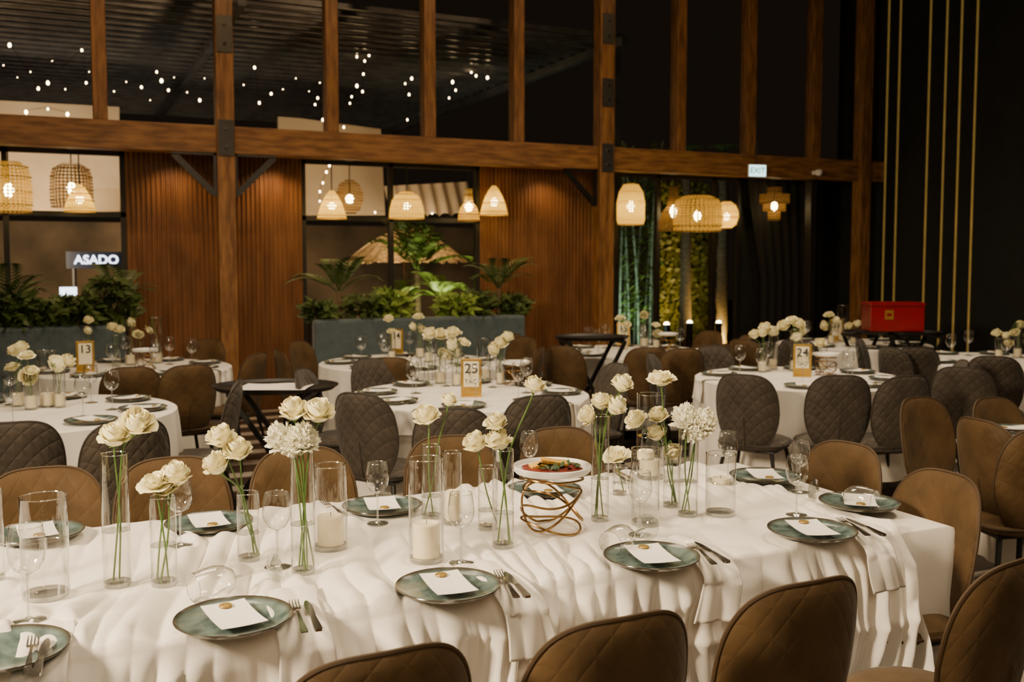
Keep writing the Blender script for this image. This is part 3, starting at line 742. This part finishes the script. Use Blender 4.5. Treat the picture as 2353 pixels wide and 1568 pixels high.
def sign(loc,num,small,rz,label,s=1):
    r=empty('table_number',loc,rz); r.scale=(s,s,s)
    MB().box(-.066,.066,-.004,.012,0,.242).build('gold_panel',m_goldb,r,False,.003)
    MB().box(-.066,.066,-.03,.04,0,.01).build('foot',m_goldb,r,False,.002)
    MB().box(-.048,.048,-.007,-.004,.064,.226).build('card',m_signc,r,False)
    if num: text(num,.088,m_ink,r,'number_text',(0,-.0075,.178),bold=.001)
    if small: text(small,.042,m_ink,r,'name_text',(0,-.0075,.096),bold=0)
    tag(r,label,'table sign'); return r
TB={}
def rtable(key,px,py,desc,chairs,vases,blooms,bw,nplate=8,nglass=7,a0=0,stand=None):
    c=P(px,py,.758); TB[key]=c
    t=inst(RT); t.location=(c.x,c.y,0); tag(t,'pedestal '+desc+', hidden beneath its cloth','table')
    o=link('tablecloth',RC[len(TB)%2]); o.location=(c.x,c.y,0); o.rotation_euler=(0,0,len(TB)*.9); tag(o,'white cloth draped over the '+desc,'tablecloth')
    for k,x,y in chairs:
        o=chair(k,x,y,c,rmin=.88); ordl(o,('grey quilted' if k=='grey' else 'brown quilted')+' chair at the '+desc,'chair','%s chairs at the %s'%(k,desc))
    zt=.7585
    vl=[vase(x,b,t_,w,None,n=20,z0=zt,ordinal='glass vase on the '+desc) for x,b,t_,w in vases]
    taken=[(v['p'].x,v['p'].y,v['r']) for v in vl]
    for i,(x,y) in enumerate(blooms):
        v=min(vl,key=lambda q:abs(sx(q['p'])-(x-1176.5)/FP)+random.uniform(0,.004)); flower(v,x,y,bw*random.uniform(1.0,1.2),random.choice(['rose','rose','open']),'cream rose on the '+desc,'roses on the '+desc)
    for v in vl:
        if v['r']>.033: candle(v,.07,ordinal='cream candle on the '+desc)
    for i in range(nplate):
        a=a0+2*PI*i/nplate; o=inst(PL); o.location=(c.x+.60*cos(a),c.y+.60*sin(a),zt); ordl(o,'green plate on the '+desc,'plate','plates on the '+desc); taken.append((o.location.x,o.location.y,.1))
        k=inst(CARD); k.location=(o.location.x,o.location.y,zt+.018); k.rotation_euler=(0,0,a-PI/2); ordl(k,'menu card on a plate, '+desc,'card','menu cards on the '+desc)
    if stand:
        q=P(*stand,zt); stand_at((q.x,q.y,zt),.95,'the '+desc); taken.append((q.x,q.y,.12))
    g=0;tr=0
    while g<nglass and tr<400:
        tr+=1; a=a0+2*PI*(g+.5)/nglass+random.uniform(-.25,.25); r=random.uniform(.33,.48); x=c.x+r*cos(a); y=c.y+r*sin(a)
        if all(math.hypot(x-u,y-w)>e+.04 for u,w,e in taken):
            o=inst(WG); o.location=(x,y,zt); ordl(o,'wine glass on the '+desc,'glass','wine glasses on the '+desc); taken.append((x,y,.04)); g+=1
    return c
G='grey';B='brown'
rtable('25',1078,905,'round table numbered twenty-five',[(G,820,905),(G,1040,940),(G,1245,910),(G,1318,842),(G,785,850),(G,950,838)],
  [(1012,885,775,28),(1050,890,790,24),(1112,878,778,32),(1150,886,800,22),(985,890,830,22)],[(988,768),(1012,770),(1042,790),(1068,785),(1137,802),(1166,775),(1150,790),(1040,765),(1022,815)],27,a0=.35,stand=(1185,885))
rtable('24',1842,868,'round table numbered twenty-four',[(G,1708,862),(G,1930,862),(G,2090,865),(G,1560,815),(G,1680,802),(G,2135,828)],
  [(1752,858,790,22),(1828,856,757,28),(1776,852,765,22),(1890,852,795,20)],[(1752,765),(1733,770),(1775,763),(1800,750),(1836,745),(1830,772),(1846,758),(1885,790),(1820,735),(1758,755)],24,a0=.1,stand=(1898,862))
rtable('L',77,948,'round table at the left edge',[(G,30,972),(G,300,968),(G,458,882),(G,340,882)],
  [(42,938,850,30),(110,940,805,40),(72,945,865,28),(138,940,835,26)],[(35,808),(62,815),(28,842),(72,850),(66,866),(130,836),(156,830),(48,800)],30,a0=.5)
rtable('13',303,846,'round table by the left bench',[(B,300,845),(B,437,840),(B,590,812),(B,410,790)],
  [(300,842,735,24),(360,838,730,28),(325,846,765,18),(268,845,770,18),(207,843,760,18)],[(203,737),(258,752),(275,758),(303,740),(318,770),(343,760),(200,760)],20,a0=.2,stand=(335,850))
rtable('14',945,832,'round table below the central windows',[(B,895,822),(B,690,802),(B,785,788),(B,1195,798),(B,1210,775)],
  [(900,832,765,18),(965,825,745,22),(985,835,780,18),(1050,825,770,18)],[(893,733),(900,760),(962,726),(970,756),(985,775),(950,750),(1048,765)],19,a0=.6)
rtable('15',1450,808,'round table behind the far tray stand',[(B,1288,796),(B,1490,800),(B,1572,802),(B,1655,792),(B,1268,770),(B,1598,764),(B,1655,772)],
  [(1480,800,712,24),(1435,805,755,16),(1508,803,755,16)],[(1425,730),(1440,746),(1480,725),(1508,746),(1512,768)],17,a0=.4,stand=(1535,805))
rtable('21',1960,790,'round table beside the red box',[(B,1705,782),(G,1830,782),(G,2110,800)],
  [(1935,788,702,24),(1910,792,738,16),(1962,792,752,16)],[(1905,722),(1920,737),(1950,750),(1970,745),(1895,748)],17,a0=.3,nglass=5)
rtable('R',2285,828,'round table at the right edge',[(G,2285,820),(G,2172,786),(G,2212,845),(G,2118,796)],
  [(2295,828,778,18),(2338,825,742,20)],[(2290,766),(2310,772),(2332,765),(2346,745),(2318,788)],18,a0=.7,nglass=5)
def sg(px,py,*a,**k): q=P(px,py,.7585); return sign((q.x,q.y,.7585),*a,**k)
sg(1083,912,'25','TAO',-A+.02,'gold framed table sign reading twenty-five')
sg(1843,866,'24','TAO',-A-.25,'gold framed table sign reading twenty-four')
sg(197,856,'13','',-A+.5,'gold table sign on the round table by the left bench')
sg(912,817,'14','',-A-.5,'gold table sign turned sideways below the central windows')
sg(1432,797,'15','',-A-.3,'small gold table sign behind the far tray stand')
sg(1922,785,'21','',-A-.2,'small gold table sign near the red box')
q=P(2335,985,.775); o=inst(PL); o.location=(q.x,q.y,.759); tag(o,'green plate on the table at the right edge','plate')
o=inst(CARD); o.location=(q.x,q.y,.777); o.rotation_euler=(0,0,1.2); tag(o,'menu card on the plate at the right edge','card')
for key,px,py in(('25',918,945),('24',1632,872),('25',1330,925),('L',385,975),('13',512,850)):
    c=TB[key]; q=P(px,py,.76); d=(c-q); d.z=0; d.normalize(); e=c-d*.775
    o=napkin((e.x,e.y,.761),math.atan2(-d.x,d.y),.15,.12,.16,px*.01,.03,.005); ordl(o,'white napkin hanging over the edge of a round table','napkin','napkins on round tables')
# ------------------------------------------------------------------ tray stands, red box
def tray_stand(px,py,z,w,l1,paper=True,rz=0):
    q=P(px,py,z); a=w/2
    r=empty('tray_stand',(q.x,q.y,0),-A+rz); k=min(1,w/.7)*.26
    for yy in(-.17,.17):
        MB().bar((-k,yy,.01),(k,yy,z-.03),.035,.022,(0,1,0)).build('leg',m_black,r,False,.003); MB().bar((k,yy*.9,.01),(-k,yy*.9,z-.03),.035,.022,(0,1,0)).build('leg',m_black,r,False,.003)
    for s in(-1,1): MB().bar((s*k,-.19,z-.02),(s*k,.19,z-.02),.03,.03).build('top_rail',m_black,r,False,.003)
    MB().tube([(0,-.18,z/2),(0,.18,z/2)],.01,8).build('hinge',m_black,r)
    tag(r,'black folding cross-leg stand under the '+l1,'stand')
    prof=[(0,0),(a*.93,0),(a,.028),(a*1.012,.03),(a*1.0,.022),(a*.93,.006),(0,.006)]
    t=MB().lathe(prof,48).build('serving_tray',m_blackw,None,True,0,(q.x,q.y,z-.003),(0,0,-A)); t.scale=(1,.82,1); tag(t,'large black oval '+l1,'tray')
    if paper:
        n=MB().grid(lambda u,v:((u-.5)*w*.55,(v-.5)*w*.42,.004*sin(u*7)*sin(v*5)),10,10).build('tray_cloth',m_cloth,None,True,0,(q.x,q.y,z+.012),(0,0,-A)); tag(n,'white cloth lying on the large black tray at left','cloth')
    return q
tray_stand(633,893,.78,.82,'serving tray between the left round tables')
tray_stand(1360,779,.95,.64,'serving tray in the far centre',False,.2)
q1=tray_stand(1995,766,.9,.50,'serving tray under the left of the red box',False,.1)
q2=tray_stand(2105,768,.9,.50,'serving tray right of the red box',False,.1)
q=(q1+q2)/2
r=empty('red_box',(q.x,q.y,.93),-A-.05)
MB().box(-.26,.26,-.15,.15,0,.25).build('body',m_red,r,False,.006); MB().box(-.267,.267,-.157,.157,.25,.285).build('lid',m_red,r,False,.006)
lb=MB().box(-.12,-.04,-.153,-.1505,.12,.21).build('gold_label',m_goldb,r,False)
MB().box(-.105,-.055,-.1545,-.153,.15,.18).build('label_mark',m_red,lb,False)
tag(r,'red gift box with a small square gold label','box')
# ------------------------------------------------------------------ benches and plants
def bench(px0,px1,lab):
    x0,x1=xw(px0,9.9,740),xw(px1,9.9,740); r=empty('banquette',((x0+x1)/2,9.72,0)); a=(x1-x0)/2
    MB().box(-a,a,.12,.26,0,1.03).build('backrest',m_bench,r,False,.03); MB().box(-a,a,-.34,.12,.12,.46).build('seat',m_bench,r,False,.03); MB().box(-a+.02,a-.02,-.30,.1,0,.12).build('plinth',m_black,r,False)
    tag(r,lab,'bench'); p=empty('planter',((x0+x1)/2,10.16,0))
    MB().box(-a,a,-.16,.0,0,.98).build('trough',m_blackw,p,False,.005); MB().box(-a+.02,a-.02,-.14,-.02,.94,.99).build('soil',m_soil,p,False); tag(p,'dark planter trough behind the '+lab,'planter')
bench(-220,287,'left blue upholstered bench'); bench(720,1203,'central blue upholstered bench')
def frond(mb,base,az,L,up,nl=14,wl=.03,ll=.28,droop=1.1):
    base=Vector(base); e=up; p=base.copy(); n=nl; pts=[p.copy()]
    for i in range(n):
        e-=droop*1.6/n*(i/n+.25); dv=Vector((cos(az)*cos(e),sin(az)*cos(e),sin(e))); p=p+dv*(L/n); pts.append(p.copy())
        s=sin(PI*min(1,(i+1.2)/(n+1)))**.6
        side=Vector((-sin(az),cos(az),0))
        if i>1:
            for sg_ in(-1,1):
                d=(side*sg_*.8+dv*.7+Vector((0,0,-.15))).normalized()*ll*s*L; w=dv*wl*L
                mb.add([p,p+d*.5+w,p+d,p+d*.5-w],[(0,1,2,3)])
    mb.tube(pts,[.008*L*(1-i/(len(pts)))+.002 for i in range(len(pts))],4)
def palm(loc,n,L,seed,label,cat='plant',trunk=.3,mat=None,ll=.28,tr=.02,up=(.7,1.4),sq=1,droop=1.1):
    rd=random.Random(seed); r=empty('palm_plant',loc); mb=MB()
    for i in range(n): frond(mb,(0,0,trunk),2*PI*i/n+rd.uniform(-.3,.3),L*rd.uniform(.75,1.1),rd.uniform(*up),ll=ll,droop=droop)
    mb.v=[(x,y*sq,z) for x,y,z in mb.v]
    mb.build('fronds',mat or m_leaf,r,False); MB().tube([(0,0,0),(.01,0,trunk*.5),(0,0,trunk+.02)],[tr*1.3,tr,tr*.9],8).build('stem',m_trunk,r)
    tag(r,label,cat); return r
def bush(loc,R,H,n,seed,label,mat=None,ls=.09):
    rd=random.Random(seed); r=empty('leafy_shrub',loc); mb=MB(); st=MB()
    for k in range(7):
        a=rd.random()*6.28; st.tube([(0,0,0),(R*.3*cos(a),R*.3*sin(a),H*.45),(R*.6*cos(a),R*.6*sin(a),H*.8)],.006,5)
    for k in range(n):
        a=rd.random()*6.28; q=rd.random()**.5; z=rd.random(); rr=R*q*(.55+.6*sin(PI*min(1,z*.85+.1))); c=Vector((rr*cos(a),rr*sin(a),.04+z*H))
        u=Vector((cos(a+rd.uniform(-1,1)),sin(a+rd.uniform(-1,1)),rd.uniform(-.6,.8))).normalized()*ls*rd.uniform(.6,1.3); w=u.orthogonal().normalized()*ls*.32
        mb.add([c-u*.5,c+w,c+u,c-w],[(0,1,2,3)])
    mb.build('leaves',mat or m_leaf,r,False); st.build('stems',m_trunk,r); tag(r,label,'plant'); return r
def px_at(px,Y,z): return (xw(px,Y,650),Y,z)
YP=10.05
for i,(px,H,R,l) in enumerate(((25,.30,.24,'leafy shrub at far left behind the left bench'),(105,.24,.24,'leafy shrub second from left behind the left bench'),(180,.26,.25,'leafy shrub third from left behind the left bench'),(255,.44,.22,'tall leafy shrub beside the left wood panel'))):
    bush(px_at(px,YP,.985),R,H,300,i,l,ls=.10)
palm(px_at(20,YP,.985),9,.6,31,'small palm at the left edge behind the bench',trunk=.25,sq=.6)
palm(px_at(272,YP,.985),9,.5,32,'small palm in front of the left wood panel',trunk=.25,sq=.6)
palm(px_at(778,YP,.985),12,.62,41,'dark palm left behind the central bench',trunk=.30,sq=.6)
palm(px_at(1145,YP,.985),12,.62,42,'dark palm right behind the central bench, before the wood panel',trunk=.32,sq=.6)
for i,(px,H,R) in enumerate(((735,.18,.18),(835,.24,.22),(900,.28,.2),(1050,.24,.22),(1095,.26,.2),(1180,.22,.16))):
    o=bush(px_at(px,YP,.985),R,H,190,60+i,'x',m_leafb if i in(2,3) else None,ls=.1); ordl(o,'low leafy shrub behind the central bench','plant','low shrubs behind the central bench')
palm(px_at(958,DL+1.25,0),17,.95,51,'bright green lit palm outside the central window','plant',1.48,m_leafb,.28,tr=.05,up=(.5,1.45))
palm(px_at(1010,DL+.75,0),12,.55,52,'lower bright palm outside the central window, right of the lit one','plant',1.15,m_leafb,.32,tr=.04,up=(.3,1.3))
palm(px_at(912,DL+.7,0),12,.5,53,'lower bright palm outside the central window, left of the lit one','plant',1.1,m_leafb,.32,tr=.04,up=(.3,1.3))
# ------------------------------------------------------------------ pendants
def pendant(px,y0,y1,wpx,prof,mi,label,Y=10.66,pw=1.5):
    a=PY(px,y0,Y); b=PY(px,y1,Y); d=dep(a); w=wpx*d/FP/2; h=a.z-b.z
    r=empty('pendant_lamp',(a.x,Y,b.z)); top=2.74-b.z
    sh=MB().lathe([(q*w,t*h) for q,t in prof],32).build('shade',m_wick[mi],r)
    for q,t in prof:
        if q>.25: MB().tube([(q*w*cos(2*PI*k/28),q*w*sin(2*PI*k/28),t*h) for k in range(28)],.006,5,True).build('hoop',m_wick[min(2,mi+1)],sh)
    MB().tube([(0,0,h*.55),(0,0,max(top,h+.02))],.006,6).build('cord',m_black,r)
    MB().lathe([(0,top),(.05,top),(.05,top-.02),(.01,top-.03),(0,top-.03)],16).build('ceiling_rose',m_black,r)
    MB().lathe([(0,h*.28),(.03,h*.32),(.048,h*.44),(.032,h*.53),(.012,h*.58),(0,h*.58)],14).build('bulb',m_bulb,r)
    light('POINT',(a.x,Y,b.z+h*.15),pw,(1,.74,.30),.05,name='pendant_light')
    tag(r,label,'lamp')
dome=[(1,0),(1,.15),(.95,.4),(.82,.68),(.6,.88),(.3,.98),(.08,1)]
bell=[(1,0),(.97,.1),(.8,.4),(.6,.65),(.38,.85),(.15,1)]
bott=[(1,0),(.96,.2),(.75,.42),(.42,.56),(.36,.8),(.34,1)]
cyl=[(.9,0),(1,.1),(1,.55),(.85,.8),(.55,.97),(.2,1)]
bask=[(.95,0),(1,.15),(1,.4),(.97,.7),(.85,.9),(.5,1),(.1,1)]
ball=[(.45,0),(.8,.12),(1,.4),(.98,.62),(.75,.88),(.35,1)]
tier=[(.42,0),(.42,.28),(.75,.28),(.75,.52),(1,.52),(1,.8),(.5,.8),(.5,1),(.1,1)]
pendant(18,372,488,98,bask,1,'wicker basket pendant lamp at the left edge')
pendant(163,378,476,92,bask,2,'large dim wicker pendant lamp with open weave at left',Y=10.75,pw=.6)
pendant(182,424,486,68,bell,0,'small bright bell pendant lamp under the dim one',Y=10.5)
pendant(762,438,502,66,bell,0,'bright bell pendant lamp at the left of the central windows',Y=10.55)
pendant(803,415,490,62,ball,2,'dim wicker ball pendant lamp in the central window',Y=10.8,pw=.6)
pendant(934,440,502,80,dome,0,'wide dome pendant lamp before the central mullion')
pendant(1077,434,508,50,bott,1,'bottle shaped wicker pendant lamp beside the wood panel')
pendant(1135,427,494,64,bell,0,'bell pendant lamp hanging before the right wood panel')
pendant(1450,422,516,64,cyl,0,'tall cylinder wicker pendant lamp nearest the middle post')
pendant(1548,430,530,70,bott,2,'dark wicker bottle pendant lamp behind the big basket',Y=10.8,pw=.6)
pendant(1603,450,532,112,bask,1,'large open basket pendant lamp before the right window',Y=10.5,pw=2.2)
pendant(1670,464,524,54,ball,0,'small round wicker pendant lamp beside the big basket')
pendant(1780,432,506,68,tier,2,'tiered rattan pendant lamp before the dark curtain',pw=1)
a=PY(1741,378,DB-.25); b=PY(1741,407,DB-.25)
r=empty('exit_sign',(a.x,DB-.25,b.z),-A*.4); h=a.z-b.z
MB().box(-.12,.12,0,.03,0,h).build('housing',m_white,r,False,.004); MB().box(-.112,.112,-.004,0,.01,h-.01).build('face',m_exit,r,False)
text('EXIT',.10,m_exitg,r,'exit_text',(0,-.0055,h/2),bold=.002); MB().tube([(0,.015,h),(0,.015,h+.3)],.006,6).build('rod',m_steel,r); tag(r,'small lit green and white exit sign below the beam','sign')
a=PY(1874,397,DB-.14); r=empty('security_camera',(a.x,DB-.10,a.z),0)
MB().tube([(0,0,0),(0,-.06,0),(0,-.08,0)],[.03,.03,.02],12).build('mount',m_white,r); MB().lathe([(0,-.05),(.03,-.04),(.045,-.01),(.048,.02),(.03,.035),(0,.04)],18).build('dome',m_white,r,True,0,(0,-.1,0)); tag(r,'small white security camera on the beam','camera')
# ------------------------------------------------------------------ outside
def wallquad(pts,Y,name,label,cat,mat):
    v=[PY(x,y,Y) for x,y in pts]; mb=MB(); n=len(v); mb.add(v+[q+Vector((0,.08,0)) for q in v],[tuple(range(n)),tuple(range(n,2*n))[::-1]]+[(i,i+n,(i+1)%n+n,(i+1)%n) for i in range(n)])
    tag(mb.build(name,mat,None,False),label,cat)
wallquad([(-260,490),(276,486),(274,246),(15,232),(-260,215)],16.5,'canvas_screen','cream canvas screen outside the left windows','canopy',m_cream)
wallquad([(640,495),(885,495),(875,297),(690,272),(640,268)],16.5,'canvas_screen','cream canvas screen outside the central window, left half','canopy',m_cream)
def awn(u,v):
    a=PY(882+192*u,428-10*u,15.5); b=PY(882+192*u,500,15.5); sc=.06*abs(sin(u*PI*7)) if v>.9 else 0
    return (a.x,a.y-.35*v+.03*sin(u*PI*14),a.z+(b.z-a.z)*v+sc)
tag(MB().grid(awn,98,12).build('canvas_awning',m_cream),'cream scalloped awning outside the central window, right half','canopy')
c=PY(935,600,14.2); r=empty('thatched_parasol',(c.x,14.2,0)); zt=c.z; xt=c.x
def thf(u,v):
    a=u*2*PI; rr=.06+v*.84*(1+.03*sin(a*23)); return (rr*cos(a),rr*sin(a),zt+.5*(1-v**1.5)-.02-(.06*noise.noise((u*60,v*3,1)) if v>.95 else 0))
MB().grid(thf,110,12).build('thatch',m_thatch,r); MB().tube([(0,0,0),(0,0,zt+.45)],.05,10).build('pole',m_trunk,r); tag(r,'straw thatched parasol outside the central window','parasol')
a=PY(222,598,15.5); r=empty('letter_sign',(a.x,15.5,a.z)); MB().box(-.40,.40,.03,.08,-.12,.12).build('backing',m_signblue,r,False); text('ASADO',.175,m_neon,r,'sign_letters',(0,0,0),ext=.01,bold=.004)
for s in(-1,1): MB().tube([(s*.3,.06,-.12),(s*.3,.06,-a.z-.03)],.03,8).build('post',m_black,r)
tag(r,'glowing white letter sign outside the left window','sign')
a=PY(157,672,15.2); r=empty('lit_box',(a.x,15.2,a.z)); MB().box(-.11,.11,0,.06,-.07,.07).build('screen',m_neon,r,False); MB().box(-.02,.02,.02,.06,-a.z-.03,-.07).build('stand',m_black,r,False); tag(r,'small glowing white box outside the left window','sign')
mb=MB(); q=P(1140,200,4.75)
for i in range(30):
    y=12.2+i*.36; mb.box(-9,q.x,y,y+.05,4.72,4.78)
g=empty('pergola',(0,0,0)); mb.build('slats',m_slat,g,False)
for x in(-6,-2,2,q.x-.1): MB().box(x,x+.1,12.1,23,4.6,4.72).build('rafter',m_slat,g,False)
for x in(-6,q.x-.1):
    for y in(12.3,22.8): MB().box(x,x+.1,y,y+.1,-.05,4.6).build('post',m_slat,g,False)
tag(g,'slatted metal pergola roof seen through the upper windows','pergola')
strings=[[(22,103),(88,203),(110,190),(188,115),(198,190)],[(325,200),(360,165),(371,185),(387,207),(459,230),(494,215)],[(585,155),(596,236),(623,215)],
 [(804,237),(808,222),(820,197),(833,210),(835,170),(838,140),(848,127),(820,130)],[(931,192),(946,180),(940,217),(936,275),(969,262)],[(1032,225),(1047,207),(1040,188),(1083,166),(1094,174),(1120,178),(1127,135)],
 [(724,240),(730,225),(742,275),(790,292)],[(60,257),(110,250),(155,262)],
 [(8,150),(40,178),(70,165),(120,140),(150,205),(205,165)],[(262,210),(290,188),(345,230),(400,178),(430,212),(470,180)],[(560,195),(610,120),(650,205),(680,180),(710,210),(735,190)],
 [(697,378),(757,380),(750,395),(742,420),(735,440),(735,462)],[(862,488),(993,488),(1040,465)]]
sb=MB().lathe([(0,-.03),(.012,-.024),(.018,-.007),(.014,.01),(.008,.02),(0,.02)],10).mesh('bulb',m_sbulb)
for i,l in enumerate(strings):
    Y=14.5+.1*i; pts=[PY(x,y,Y) for x,y in l]; r=empty('string_light',pts[0]); rel=[p-pts[0] for p in pts]
    MB().tube([p+Vector((0,0,.02)) for p in rel],.004,4).build('cable',m_black,r)
    for p in rel: o=link('bulb',sb,r,0,p); o.scale=(random.uniform(.55,1.1) if not 8<=i<=10 else random.uniform(.22,.4),)*3
    ordl(r,'string of warm bulbs outside the '+('lower' if i>10 else 'upper')+' windows','string lights','string lights',pts[0])
rd=random.Random(5)
for i,(px,Y) in enumerate(((1424,13),(1436,13.6),(1447,13.2),(1458,13.8),(1470,13.1),(1482,13.7),(1494,13.3),(1504,13.9))):
    r=empty('bamboo_stalk',(xw(px,Y,600),Y,-.03)); ln=rd.uniform(-.35,.35); H=rd.uniform(2.9,3.6); mb=MB(); pts=[];rs=[]
    for k in range(22):
        t=k/21; pts.append((ln*t*t,0,H*t)); rs.append((.022 if k%3 else .027)*(1-.5*t))
    mb.tube(pts,rs,8); mb.build('culm',m_culm,r); lf=MB()
    for k in range(150):
        t=rd.uniform(.2,1); c=Vector((ln*t*t+rd.uniform(-.18,.18),rd.uniform(-.14,.14),H*t)); a=rd.random()*6; u=Vector((cos(a),sin(a)*.6,rd.uniform(-1.2,.1))).normalized()*.14; w=u.orthogonal().normalized()*.016
        lf.add([c,c+u*.4+w,c+u,c+u*.4-w],[(0,1,2,3)])
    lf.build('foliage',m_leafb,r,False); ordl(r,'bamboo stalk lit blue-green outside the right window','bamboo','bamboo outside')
x0,x1=xw(1510,15,600),xw(1640,15,600); mb=MB(); mb.box(x0,x1,15.1,15.2,-.03,3)
r=mb.build('ivy_wall',m_leaf,None,False); lf=MB()
for k in range(1700):
    c=Vector((rd.uniform(x0,x1),rd.uniform(14.92,15.08),rd.uniform(0,3))); a=rd.random()*6; u=Vector((cos(a),-.4,sin(a)))*.07; w=Vector((-sin(a),-.2,cos(a)))*.045; lf.add([c-u*.5,c+w,c+u,c-w],[(0,1,2,3)])
lf.build('ivy_leaves',m_ivy,r,False); tag(r,'ivy covered garden wall lit yellow outside the right window','plant')
for i,(px,Y) in enumerate(((1576,13.8),(1660,13.4))):
    r=empty('palm_tree',(xw(px,Y,600),Y,-.03)); MB().tube([(.01*sin(k*2),0,k*.2) for k in range(18)],[.10+(.012 if k%2 else 0)-.002*k for k in range(18)],12).build('trunk',m_trunk,r); mb=MB()
    for k in range(9): frond(mb,(0,0,3.4),k*.7,.3,.9)
    mb.build('fronds',m_leaf,r,False); ordl(r,'palm tree trunk standing outside the right window','tree','palm trunks outside')
for i,(px,Y) in enumerate(((1532,12.6),(1585,12.8),(1652,12.6))):
    p=(xw(px,Y,720),Y,-.03); r=empty('garden_uplight',p); MB().lathe([(0,0),(.05,0),(.05,.62),(.055,.7),(.045,.7)],14).build('body',m_black,r); MB().lathe([(0,.74),(.03,.73),(.045,.70),(0,.70)],14).build('lens',m_upl,r); ordl(r,'small garden uplight outside the right window','light','garden uplights')
# ------------------------------------------------------------------ lights
W=bpy.data.worlds.new('world'); S.world=W; W.use_nodes=True; bg=W.node_tree.nodes['Background']; bg.inputs[0].default_value=(.020,.014,.008,1); bg.inputs[1].default_value=.5
warm=(1,.78,.51); wrm2=(1,.64,.32)
light('AREA',(-2.7,1.9,2.85),190,warm,.7,(1.1,2.9,.7),'key',spread=120)
light('AREA',(.8,2.2,4.9),32,warm,1.0,(1.2,2.9,.7),'key_top',spread=120)
light('AREA',(3.4,1.6,4.6),48,warm,1.0,(2.4,2.9,.7),'key_right',spread=120)
light('AREA',(-.4,-1.6,3.2),26,warm,1.4,(.9,2.4,.5),'front_fill',spread=120)
light('AREA',(1.0,5.8,5.3),120,warm,2.0,(1.0,6.0,.7),'room_left',spread=130)
light('AREA',(5.4,6.2,5.3),120,warm,2.0,(5.4,6.4,.7),'room_right',spread=130)
for x,e in((-1,140),(1.6,140),(4.0,95),(6.4,50)):
    light('SPOT',(x,7.4,5.5),e,wrm2,.08,(x+.2,10.3,3.2),'wall_spot',95)
for px,e in((400,20),(620,28),(1240,18)):
    light('SPOT',(xw(px,DL),DL-.35,2.70),e,wrm2,.05,(xw(px,DL),DL-.05,1.2),'panel_spot',120)
light('AREA',(-.6,14.9,1.6),120,(1,.75,.46),1.2,(-.6,16.5,2.2),'canvas_light'); light('AREA',(4.6,14.4,1.7),125,(1,.75,.46),1.2,(4.6,16.5,2.3),'canvas_light_right')
light('AREA',(2.0,17.2,2.6),75,(1,.68,.36),2,(2.0,19.2,1.0),'garden_wall_fill'); light('AREA',(-3.0,17.2,2.6),40,(1,.68,.36),2,(-3.0,19.2,1.0),'garden_wall_fill_left')  # added fill lights that lift the dark garden backdrop
light('AREA',(0,16,3.0),16,(.95,.92,.95),5,(0,17,4.8),'pergola_light')
xp=xw(962,DL+1.25,650)
light('SPOT',(xp+.12,DL+.45,.3),170,(.98,1,.55),.05,(xp,DL+1.25,1.8),'palm_spot',110)
light('SPOT',(xt-.4,12.4,3.0),520,(1,.75,.42),.05,(xt,14.2,zt+.1),'thatch_fill_spot',60)  # extra spot added to brighten the dim thatch
light('SPOT',(xw(1440,12.3,600),12.3,.2),150,(.68,1,.88),.1,(xw(1455,13.5,600),13.6,1.6),'bamboo_spot',90)
light('SPOT',(xw(1590,14.0,600),13.2,.2),260,(1,.74,.22),.1,(xw(1590,15,600),15,1.8),'ivy_spot',90)
finish_ord()
